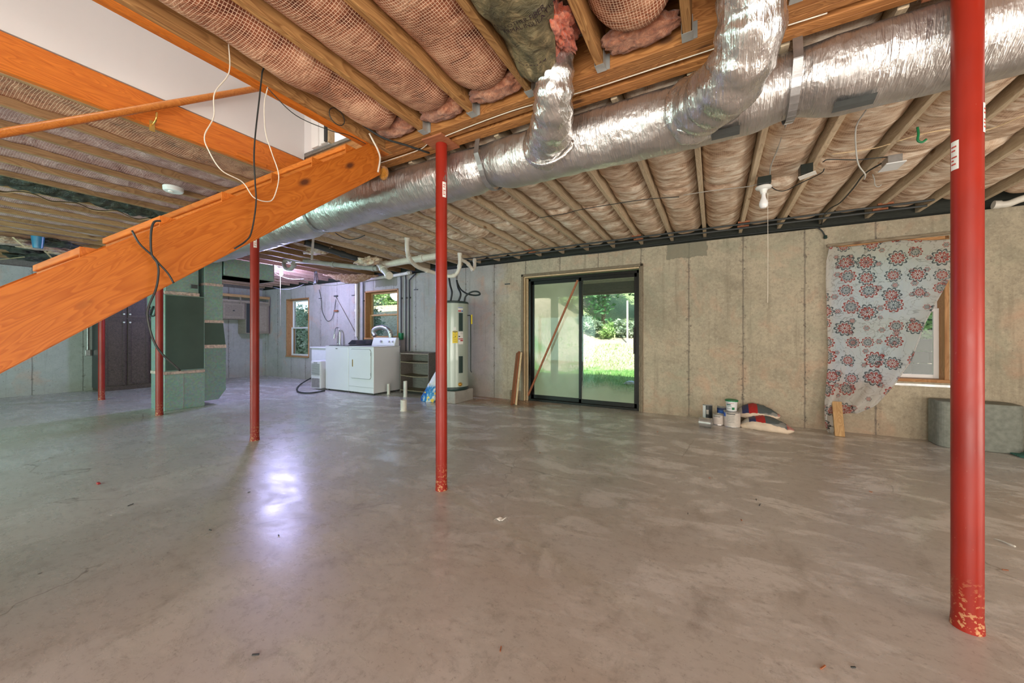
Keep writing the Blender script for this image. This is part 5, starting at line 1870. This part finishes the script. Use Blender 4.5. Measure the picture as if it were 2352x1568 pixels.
def paint_can(name, label, c, r_, h_, lying=None, lbl=None, lblx=None, open_=False):
    t_ = thing(name, label, 'can', c)
    q = MB().lathe(c, [(r_, 0), (r_ * 1.03, .003), (r_, .008), (r_, h_ - .012), (r_ * 1.03, h_ - .008), (r_ * 1.03, h_), (r_ * .92, h_), (r_ * .9, h_ - .006), (r_ * .7, h_ - .006), (r_ * .69, h_ - .002)], 36)
    q.build('body', M['can'], t_, smooth='auto')
    if lbl:
        for (a0, a1, z0_, z1_, m_) in lbl:
            q = MB()
            vs_ = []
            n = 14
            for j in range(n + 1):
                a = math.radians(a0 + (a1 - a0) * j / n)
                for z_ in (z0_, z1_):
                    vs_.append((c[0] + math.cos(a) * (r_ + .0015), c[1] + math.sin(a) * (r_ + .0015), c[2] + z_))
            q.add(vs_, [(2 * j, 2 * j + 2, 2 * j + 3, 2 * j + 1) for j in range(n)])
            q.build('label', M[m_], t_, smooth=True)
    return t_


def lab(r_, h_, main, patch, a=-110):
    L = [(a - 80, a + 110, .015, h_ - .02, main)]
    return L


c1 = PZ(1682, 982, 0) + Vector((0, .085, 0))
t_ = paint_can('paint_can', 'large paint can with pale label under the green-lidded tub', (c1.x, c1.y, 0), .088, .19,
               lbl=[(-170, -60, .012, .176, 'can_label'), (-60, 0, .012, .176, 'can_label')])
for (a0, a1, z0_, z1_, m_) in ((-170, -140, .125, .172, 'blue'), (-132, -70, .158, .168, 'plastic_dark'), (-128, -75, .135, .138, 'gray_label'), (-128, -75, .118, .121, 'gray_label'), (-128, -75, .10, .103, 'gray_label'), (-128, -75, .082, .085, 'gray_label'), (-128, -75, .062, .065, 'gray_label')):
    q = MB()
    vs_ = []
    for j in range(7):
        a = math.radians(a0 + (a1 - a0) * j / 6)
        for z_ in (z0_, z1_):
            vs_.append((c1.x + math.cos(a) * .0908, c1.y + math.sin(a) * .0908, z_))
    q.add(vs_, [(2 * j, 2 * j + 2, 2 * j + 3, 2 * j + 1) for j in range(6)])
    q.build('print', M[m_], t_, smooth=True)
tb2 = thing('plastic_tub', 'white plastic tub with green lid stacked on the large paint can', 'tub', (c1.x + .004, c1.y, .192))
MB().lathe((c1.x - .004, c1.y, .192), [(.052, 0), (.055, .003), (.064, .115), (.068, .118), (.068, .128)], 32).build('body', M['plastic_white'], tb2, smooth='auto')
MB().lathe((c1.x - .004, c1.y, .320), [(.072, -.008), (.072, .006), (.066, .010), (.060, .006), (.058, .005)], 32).build('lid', M['green_lid'], tb2, smooth='auto')
for (a0, a1, z0_, z1_, m_) in ((-150, -70, .095, .099, 'red_print'), (-150, -100, .075, .087, 'gray_green'), (-150, -95, .06, .064, 'gray_green'), (-90, -60, .02, .05, 'green_lid'), (-150, -100, .03, .034, 'gray_label')):
    q = MB()
    vs_ = []
    for j in range(7):
        a = math.radians(a0 + (a1 - a0) * j / 6)
        for z_ in (z0_, z1_):
            rr = .0558 + (z_ / .115) * .0095
            vs_.append((c1.x - .004 + math.cos(a) * rr, c1.y + math.sin(a) * rr, .192 + z_))
    q.add(vs_, [(2 * j, 2 * j + 2, 2 * j + 3, 2 * j + 1) for j in range(6)])
    q.build('print', M[m_], tb2, smooth=True)
c2 = PZ(1650, 977, 0) + Vector((-.0, .06, 0))
paint_can('paint_can', 'small paint can with cream label standing in front, left of the large can', (c2.x, c2.y, 0), .060, .135,
          lbl=[(-175, 0, .012, .122, 'can_label'), (-150, -70, .105, .113, 'plastic_dark')])
c3 = PZ(1627, 962, 0) + Vector((-.01, .10, 0))
paint_can('paint_can', 'paint can with a pale and black label behind the can lying on its side', (c3.x, c3.y, 0), .085, .19,
          lbl=[(-175, -105, .012, .176, 'plastic_white'), (-105, -20, .012, .176, 'plastic_dark'), (-100, -80, .06, .12, 'can_label')])
c4 = PZ(1660, 968, 0) + Vector((.0, .16, 0))
paint_can('paint_can', 'blue-labelled paint can at the back of the group by the wall', (c4.x, c4.y, 0), .078, .185,
          lbl=[(-175, -20, .012, .16, 'navy'), (-130, -85, .05, .13, 'blue')])
c5 = PZ(1607, 968, .058)
c5b = PZ(1636, 972, .058)
t_ = thing('paint_can', 'bare tin can lying on its side at the left end of the group', 'can', (c5.x, c5.y, 0))
d_ = (Vector((c5b.x, c5b.y, .058)) - Vector((c5.x, c5.y, .058))).normalized()
q0 = Vector((c5.x, c5.y, .0585))
MB().tube([q0, q0 + d_ * .006, q0 + d_ * .007, q0 + d_ * .125, q0 + d_ * .126, q0 + d_ * .132], [.058, .058, .055, .055, .058, .058], 32).build('body', M['can'], t_, smooth='auto')
MB().tube([q0 + d_ * .1325, q0 + d_ * .1345], [.048, .048], 28).build('lid', M['strap'], t_, smooth='auto')

# cement bags: two sagging paper sacks
t = NT('sack_print')
o_ = t.obj()
s_ = t.sep(o_)
n1 = t.noise(o_, 10, 4, .6, .6)
n2 = t.noise(t.scale(o_, (1, 1, 1)), 5.5, 2, .5)
v1 = t.math('ADD', s_[2], t.math('MULTIPLY', t.math('SUBTRACT', n1, .5), .10))
c = t.ramp(t.math('ADD', t.math('MULTIPLY', s_[0], 2.2), .5), [(.0, (.50, .46, .42)), (.12, (.03, .04, .12)), (.27, (.42, .02, .02)), (.47, (.085, .105, .11)), (.92, (.40, .04, .03))], 'CONSTANT')
spl = t.ramp(n2, [(.56, 0), (.6, 1)])
c = t.mix(t.math('MULTIPLY', spl, .35), c, (.62, .58, .52))
M['sack_print'] = t.done(c, .5, 0, t.bump(n1, .5, .02))
M['sack_paper'] = plain('sack_paper', (.72, .58, .44), .75, 0, .14, 9, .4)


def sack(name, label, pa, pb, wd, ht, mats, seed, tilt=0.0, lift=0.0):
    pa, pb = Vector(pa), Vector(pb)
    ax = (pb - pa)
    L = ax.length
    ax.normalize()
    side = Vector((0, 0, 1)).cross(ax).normalized()
    n, seg = 44, 36
    vs_ = []
    for i in range(n + 1):
        t_ = i / n
        prof = (math.sin(PI * min(1, max(0, t_ ** .8))) ** .55) if 0 < t_ < 1 else 0.02
        for k in range(seg):
            a = 2 * PI * k / seg
            cx_ = math.copysign(abs(math.cos(a)) ** .8, math.cos(a)) * wd / 2 * (prof * .6 + .4 * (1 - t_ ** 2.2))
            cz_ = math.sin(a) * ht / 2 * prof * (1 + .18 * nz(t_ * 5, a * 1.2, seed)) + .008 * nz(t_ * 22, a * 4, seed)
            z_ = max(.002, ht / 2 * max(.5, prof) + cz_) + lift + tilt * (cx_ / wd)
            p = pa + ax * (L * t_) + side * cx_
            vs_.append((p.x, p.y, p.z + z_))
    fs_ = [(i * seg + k, i * seg + (k + 1) % seg, (i + 1) * seg + (k + 1) % seg, (i + 1) * seg + k) for i in range(n) for k in range(seg)]
    mb_ = MB()
    mb_.add(vs_, fs_)
    # the near flank is the bare paper gusset
    mb_.mi = []
    for i in range(n):
        for k in range(seg):
            a = 360 * (k + .5) / seg
            mb_.mi.append(1 if (150 if lift else 138) < a < 290 else 0)
    o = mb_.build(name, mats, smooth=True)
    return tag(o, label, 'bag')


sack('cement_sack', 'lower grey and red cement sack slumped on the floor right of the paint cans', (.30, 5.34, 0), (.80, 5.17, 0), .28, .15, [M['sack_print'], M['sack_paper']], 3, tilt=.06)
sack('cement_sack', 'upper red and blue cement sack folded over the lower one against the wall', (.27, 5.47, .0), (.70, 5.40, .0), .22, .13, [M['sack_print'], M['sack_paper']], 5, tilt=.10, lift=.115)

# ================================================================== CURTAIN
Lp = [(0, 1905, 566), (.08, 1898, 600), (.15, 1897, 640), (.35, 1900, 740), (.5, 1902, 820), (.65, 1896, 880), (.78, 1891, 920), (.85, 1890, 950), (.93, 1892, 975), (1, 1902, 999)]
Rp = [(0, 2205, 545), (.08, 2195, 590), (.15, 2181, 634), (.35, 2122, 740), (.5, 2088, 826), (.65, 2046, 885), (.74, 2005, 930), (.80, 1965, 947), (.86, 1925, 940), (.93, 1922, 975), (1, 1905, 999)]


def lerp_tab(tab, t_):
    for a, b_ in zip(tab[:-1], tab[1:]):
        if a[0] <= t_ <= b_[0]:
            f = (t_ - a[0]) / (b_[0] - a[0])
            return a[1] + (b_[1] - a[1]) * f, a[2] + (b_[2] - a[2]) * f
    return tab[-1][1:]


def curt(s, t_):
    l_ = lerp_tab(Lp, t_)
    r_ = lerp_tab(Rp, t_)
    u, v = l_[0] + (r_[0] - l_[0]) * s, l_[1] + (r_[1] - l_[1]) * s
    if t_ < .02:
        v += 3 * math.sin(s * 9)
    if .3 < t_ < .93:
        v += 10 * math.sin(PI * s) * (t_ - .3)
    p = PY(u, v, 5.52)
    dep = .018 * math.sin(s * 23 + 2 * t_) * (.15 + t_) * (1.0 if s < .25 else .5) + .022 * nz(s * 5, t_ * 4, 3) + .035 * t_ * math.sin(s * 8 + 6 * t_) + .012 * math.exp(-((s - .62) / .03) ** 2) * math.sin(PI * t_)
    dep += -.06 * t_ ** 2
    return (p.x, 5.535 + dep - .02, p.z)


cur = thing('window_curtain', 'white cloth with red and grey flower print, gathered to the left over the right window', 'curtain', (1.6, 5.52, 1.2))
MB().grid(90, 130, curt).build('cloth', M['floral'], cur, smooth=True, solid=.0006)
MB().tube([Vector(curt(1, t_ / 60)) + Vector((0, -.002, 0)) for t_ in range(0, 50)], .007, 8).build('hem', M['floral'], cur, smooth=True)
for u, v in ((1908, 568), (1980, 562), (2060, 556), (2140, 550)):
    p = PY(u, v + 4, 5.50)
    MB().cyl(p, p + Vector((0, .10, 0)), .004, 8).build('nail', M['strap'], cur)
tag(board('header_strip', (1.17, 5.585, 2.185), (2.22, 5.585, 2.205), .03, .03, M['old_wood']), 'weathered wood strip above the flowered curtain', 'strip')
b0 = PZ(1931, 1004, 0)
tag(board('wood_stud', (b0.x, b0.y + .035, 0), (b0.x + .01, 5.47, .36), .085, .04, M['pine']), 'short pine stud standing on the floor under the curtain', 'board')

# ================================================================== BLOCK, CABLES, SMALL THINGS AT THE RIGHT
cb = thing('cement_block', 'large grey cement block with rounded corners behind the nearest red post', 'block', (2.26, 5.45, 0))
bxA, bxB, byA, byB = 1.99, 2.56, 5.30, 5.57
poly = []
for (cx, cy, a0) in ((bxB - .05, byB - .05, 0), (bxA + .05, byB - .05, 90), (bxA + .07, byA + .07, 180), (bxB - .07, byA + .07, 270)):
    rr = .05 if a0 < 180 else .07
    for i in range(7):
        a = math.radians(a0 + 15 * i)
        poly.append((cx + rr * math.cos(a), cy + rr * math.sin(a)))
MB().prism(poly, 'z', 0, .46).build('body', M['cement_block'], cb, bevel=.012)
MB().lathe((2.235, byA - .001, .30), [(.001, -.0), (.03, .001)], 8)
MB().box(2.215, 2.245, byA - .002, byA + .01, .30, .34).box(2.215, 2.24, byA - .002, byA + .01, .17, .185).build('slot', M['box_dark'], cb)
p = PZ(2116, 1005, 0)
tag(MB().lathe(p, [(.004, 0), (.016, .006), (.020, .018), (.015, .030), (.004, .034)], 14).build('yellow_ball', M['yellow_ball'], smooth='auto'), 'small yellow ball on the floor at the left foot of the cement block', 'ball')
for i in range(9):
    y_ = 5.16 + .028 * i
    pts = [(2.45 + .05 * nz(i, 1), y_ + .02, .012), (2.75, y_ + .03 * nz(i, 3) - .02, .012 + .012 * (i % 3)), (3.1, y_ - .05 + .03 * nz(i, 5), .014), (3.5, y_ - .08, .012)]
    tag(MB().tube(spline(pts, 6), .008, 7).build('cable', M['gray_green'], smooth=True), 'dark green cable in the row lying on the floor by the cement block', 'cable', 'green cables on the floor')
for i, pts in enumerate(([(2.62, 5.05, .03), (2.72, 5.15, .07), (2.82, 5.30, .15), (2.95, 5.42, .24)], [(2.60, 5.30, .04), (2.72, 5.10, .08), (2.80, 4.98, .03), (2.95, 5.05, .05)])):
    tag(MB().tube(spline(pts, 6), .009, 7).build('strap', M['gray_green'], smooth=True), ('stiff green strap rising from the cables towards the wall' if i == 0 else 'green strap curling over the front of the cables'), 'strap')
tag(MB().prism([(2.52, 5.20), (2.70, 5.12), (3.02, 5.16), (3.02, 5.24), (2.70, 5.26)], 'z', .036, .058).build('stone_slab', M['white_stone'], bevel=.006), 'pale flat slab lying on the green cables', 'slab')

# litter on the floor
p = PZ(1148, 1194, 0)
mb = MB().grid(6, 4, lambda s, t_: (p.x - .03 + .06 * s + .01 * t_, p.y - .02 + .035 * t_, .004 + .010 * abs(math.sin(s * 5)) + .008 * t_ * s))
tag(mb.build('paper_scrap', M['sticker'], smooth=True, solid=.001), 'crumpled white paper scrap on the open floor', 'paper')
p, q_ = PZ(2283, 1236, .004), PZ(2333, 1255, .004)
tag(MB().tube(spline([p, p.lerp(q_, .4) + Vector((0, .005, .002)), p.lerp(q_, .8), q_], 4), [.002, .003, .003, .004, .004, .005, .005, .006, .007, .006, .006, .006, .003], 7).build('bark_strip', M['white_stone'], smooth=True), 'pale splinter of wood on the floor right of the nearest post', 'splinter')
p = PZ(226, 1110, .004)
tag(MB().box(p.x - .018, p.x + .018, p.y - .008, p.y + .008, 0, .012).build('red_chip', M['red_print'], bevel=.003), 'small red plastic chip on the floor at the left', 'chip')
bits = [(572, 1131), (1703, 1195), (1737, 1148), (2309, 1310), (483, 1218), (1630, 1098), (1745, 1160), (1510, 992), (300, 1160), (1240, 1040), (640, 1230), (2000, 1130), (1960, 1534), (1890, 1534), (587, 1505), (1150, 1492), (1580, 1180)]
for i, (u, v) in enumerate(bits):
    p = PZ(u, v, 0)
    a = random.random() * 3
    L_ = .006 + .010 * random.random()
    MBb = MB().bar((p.x - math.cos(a) * L_, p.y - math.sin(a) * L_, .003), (p.x + math.cos(a) * L_, p.y + math.sin(a) * L_, .004), .004, .004)
    tag(MBb.build('wood_chip', M['red_board'] if i % 2 else M['black_pipe']), 'tiny dark wood chip lying on the concrete floor', 'chip', 'dark crumbs scattered over the floor')

# ================================================================== HANGING WIRES in the laundry ceiling
for i, (u0, v0, u1, v1, sag, lb) in enumerate(((600, 604, 700, 640, 14, 'wire draped from the trunk duct to the ceiling hook'), (690, 640, 800, 650, 10, 'wire slung between joists left of the sagging brown batt'),
                                              (628, 660, 700, 652, 8, 'wire sagging along the wall top beside the left window'), (770, 535, 838, 540, 12, 'black wire looping below the foil duct'))):
    a_, b_ = PY(u0, v0, 4.2), PY(u1, v1, 4.5)
    pts = [PY(u0 + (u1 - u0) * f, v0 + (v1 - v0) * f + sag * math.sin(PI * f), 4.2 + .3 * f) if i < 3 else PY(u0 + (u1 - u0) * f, v0 + (v1 - v0) * f + sag * math.sin(PI * f), 2.75) for f in (0, .2, .4, .6, .8, 1)]
    tag(MB().tube(spline(pts, 5), .005, 7).build('wire', M['pvc_gray' if i < 2 else 'black_rubber'], smooth=True), lb, 'wire')
hk = PY(722, 650, 4.6)
q = MB()
for i in range(5):
    q.tube(spline([(hk.x + .02 * i, hk.y, 2.46), (hk.x + .05 * nz(i, 2), hk.y + .02 * i, 2.3), (hk.x - .03 + .03 * i, hk.y, 2.19), (hk.x + .02, hk.y, 2.24 + .01 * i)], 5), .006, 6)
tag(q.build('wire_bundle', M['black_pipe'], smooth=True), 'dark knot of wires dangling from the joists above the utility sink', 'wire')
o = MB().bar(PY(720, 540, 3.0), PY(716, 597, 3.05), .03, .003).build('hanger_strip', M['strap'])
tag(o, 'metal strap hanging below the foil duct over the grey drain pipe', 'strap')

# ================================================================== OUTDOORS


def ground(s, t_):
    x_ = -30 + 60 * s
    y_ = WY + .25 + 30 * t_
    z_ = -.12
    if y_ > 12:
        z_ += (y_ - 12) * .16 + .06 * (max(0, y_ - 17)) ** 1.2
    z_ += .08 * nz(x_ * .5, y_ * .5)
    # bank rising close to the house on the left, where the laundry windows look out
    k_ = max(0, min(1, (-5.2 - x_) / 2.5))
    z_ += k_ * max(0, min(2.4, (y_ - 6.6) * .75))
    return (x_, y_, z_)


struct('yard', MB().grid(80, 60, ground), M['yard'], smooth=True)


def ground_z(x_, y_):
    return ground((x_ + 30) / 60, (y_ - WY - .25) / 30)[2]


def crown(c, rx, ry, rz, n, ls, seed, name, mat_, parent=None, clump=26):
    rnd = random.Random(seed)
    cl = []
    for _ in range(clump):
        while True:
            p = Vector((rnd.uniform(-1, 1), rnd.uniform(-1, 1), rnd.uniform(-1, 1)))
            if p.length < 1:
                break
        cl.append(p * .8)
    vs_, fs_ = [], []
    for i in range(n):
        b_ = cl[rnd.randrange(clump)]
        p = b_ + Vector((rnd.gauss(0, .16), rnd.gauss(0, .16), rnd.gauss(0, .16)))
        p = Vector((c[0] + p.x * rx, c[1] + p.y * ry, c[2] + p.z * rz))
        d_ = Vector((rnd.gauss(0, 1), rnd.gauss(0, 1), rnd.gauss(0, .5))).normalized()
        e_ = d_.cross(Vector((rnd.gauss(0, 1), rnd.gauss(0, 1), rnd.gauss(0, 1)))).normalized()
        s_ = ls * rnd.uniform(.6, 1.3)
        k = len(vs_)
        vs_ += [p - d_ * s_, p + e_ * s_ * .45, p + d_ * s_, p - e_ * s_ * .45]
        fs_.append((k, k + 1, k + 2, k + 3))
    o = MB().add(vs_, fs_).build(name, mat_, parent, fix=False)
    return o


def tree(x_, y_, h_, rx, n, ls, seed, mat_, label, group=None, low=False):
    gz = ground_z(x_, y_) - .02
    t_ = thing('tree', label, 'tree', (x_, y_, gz), group)
    MB().tube(spline([(x_, y_, gz), (x_ + .1, y_, gz + h_ * .3), (x_ - .05, y_ + .05, gz + h_ * .62)], 4), .11, 8).build('trunk', M['bark'], t_, smooth=True)
    crown((x_, y_, gz + h_ * (.5 if low else .62)), rx, rx, h_ * (.5 if low else .42), n, ls, seed, 'crown', mat_, t_)
    return t_


def bush(x_, y_, rx, rz, n, ls, seed, mat_, label, group=None):
    o = crown((x_, y_, ground_z(x_, y_) + rz * .7), rx, rx * .8, rz, n, ls, seed, 'bush', mat_, None, 14)
    return tag(o, label, 'bush', group)


rnd = random.Random(5)
wood_lbl = 'dense green tree in the dark row at the wood edge behind the yard'
for i in range(15):
    x_ = -16 + i * 2.1 + rnd.uniform(-.5, .5)
    tree(x_, 21 + rnd.uniform(-.8, 1.5), 8 + rnd.uniform(0, 2), 2.1, 5500, .17, i, M['leaf_dark'], wood_lbl, 'trees at the wood edge', low=True)
for i in range(14):
    x_ = -10 + i * 1.1 + rnd.uniform(-.4, .4)
    bush(x_, 18.2 + rnd.uniform(-.6, .6), .8, .55, 1500, .09, 40 + i, M['leaf_light'] if i % 2 else M['leaf_gray'],
         ('pale yellow-green bush at the top of the bank' if i % 2 else 'grey-green bush at the top of the bank'), 'light bushes on the bank' if i % 2 else 'grey bushes on the bank')
# grass tufts in front (uncountable)
vs_, fs_ = [], []
for i in range(15000):
    x_ = rnd.uniform(-7, 3)
    y_ = 6.2 + 11 * rnd.random() ** 1.3
    z_ = ground_z(x_, y_)
    a = rnd.uniform(0, PI)
    h_ = rnd.uniform(.04, .13)
    k = len(vs_)
    vs_ += [(x_ - .012 * math.cos(a), y_ - .012 * math.sin(a), z_), (x_ + .012 * math.cos(a), y_ + .012 * math.sin(a), z_), (x_ + rnd.uniform(-.05, .05), y_ + rnd.uniform(-.05, .05), z_ + h_)]
    fs_.append((k, k + 1, k + 2))
tag(MB().add(vs_, fs_).build('grass', M['leaf_light'], fix=False), 'short tufted grass covering the yard outside the sliding door', 'grass', kind='stuff')
# shrubs outside the two laundry windows
for i in range(5):
    bush(-13.4 + i * 1.05, 7.3 + .2 * (i % 2), .75, 1.0, 4200, .06, 70 + i, M['leaf_gray'],
         'leafy shrub growing close outside the leftmost window', 'shrubs outside the leftmost window')
for i in range(4):
    bush(-12.2 + i * 1.3, 10.0 + .2 * (i % 2), .8, .6, 3200, .06, 80 + i, M['leaf_light'], 'sunlit weedy shrub on the bank outside the small window', 'shrubs outside the small window')
for i in range(4):
    bush(-14.6 + i * 1.9, 12.2, 1.3, 1.5, 3600, .09, 90 + i, M['leaf_dark'] if i % 2 else M['leaf_gray'], 'taller shrub higher on the bank behind the laundry', 'tall shrubs on the bank')
# block garden wall and trees outside the right window
gw = thing('garden_wall', 'low dark block retaining wall outside the right window', 'garden wall', (3.2, 8.4, -.12))
blk = MB().box(-.195, .195, -.1, .1, 0, .185)
bme = None
for r_ in range(6):
    for i in range(11):
        x_ = 1.2 + i * .40 + (.2 if r_ % 2 else 0)
        if bme is None:
            me = bpy.data.meshes.new('block')
            me.from_pydata(blk.v, [], blk.f)
            bm = bmesh.new()
            bm.from_mesh(me)
            bmesh.ops.recalc_face_normals(bm, faces=bm.faces)
            bmesh.ops.bevel(bm, geom=bm.edges[:], offset=.012, segments=1, affect='EDGES')
            bm.to_mesh(me)
            bm.free()
            me.materials.append(plain('dark_block', (.022, .019, .017), .9, 0, .3, 6, .1))
            bme = me
        o = bpy.data.objects.new('block', bme)
        COL.objects.link(o)
        o.parent = gw
        o.location = (x_ - 3.2, rnd.uniform(-.012, .012), r_ * .20)
for i in range(4):
    bush(1.6 + i * 1.15, 9.6, .9, 1.6, 4200, .07, 110 + i, M['leaf_dark'] if i != 1 else M['leaf_light'], 'tall green shrub behind the block wall outside the right window', 'shrubs behind the block wall')
# deck over the door
dk = thing('deck', 'wooden deck above the sliding door with plank underside, dark beam and posts', 'deck', (-2, 7.4, 2.05))
for i in range(21):
    y_ = WY + .33 + i * .152
    board('deck_plank', (-5.6, y_, 2.60), (1.0, y_, 2.60), .142, .03, M['deck'], dk)
board('deck_beam', (-5.6, 8.86, 2.27), (1.0, 8.86, 2.27), .09, .28, M['deck_dark'], dk)
board('deck_rim', (-5.6, 8.96, 2.50), (1.0, 8.96, 2.50), .04, .19, M['deck'], dk)
for x_ in (-5.3, -3.65, .7):
    board('deck_post', (x_, 8.86, -.12), (x_, 8.86, 2.13), .15, .15, M['deck_post'], dk)
# pale pole in the yard
p = PY(1441, 757, 17.5)
tag(MB().cyl((p.x, p.y, ground_z(p.x, p.y)), (p.x, p.y, PY(1441, 690, 17.5).z), .045, 10).build('yard_pole', M['white_cord'], smooth='auto'), 'thin pale pole standing at the wood edge beyond the door', 'pole')
p = PZ(1448, 883, -.1)
tag(fluff('white_rag', (p.x, p.y, -.06), .13, .07, .05, M['plastic_white'], 6, None, .5, 3), 'small white rag lying in the grass outside the right door pane', 'rag')
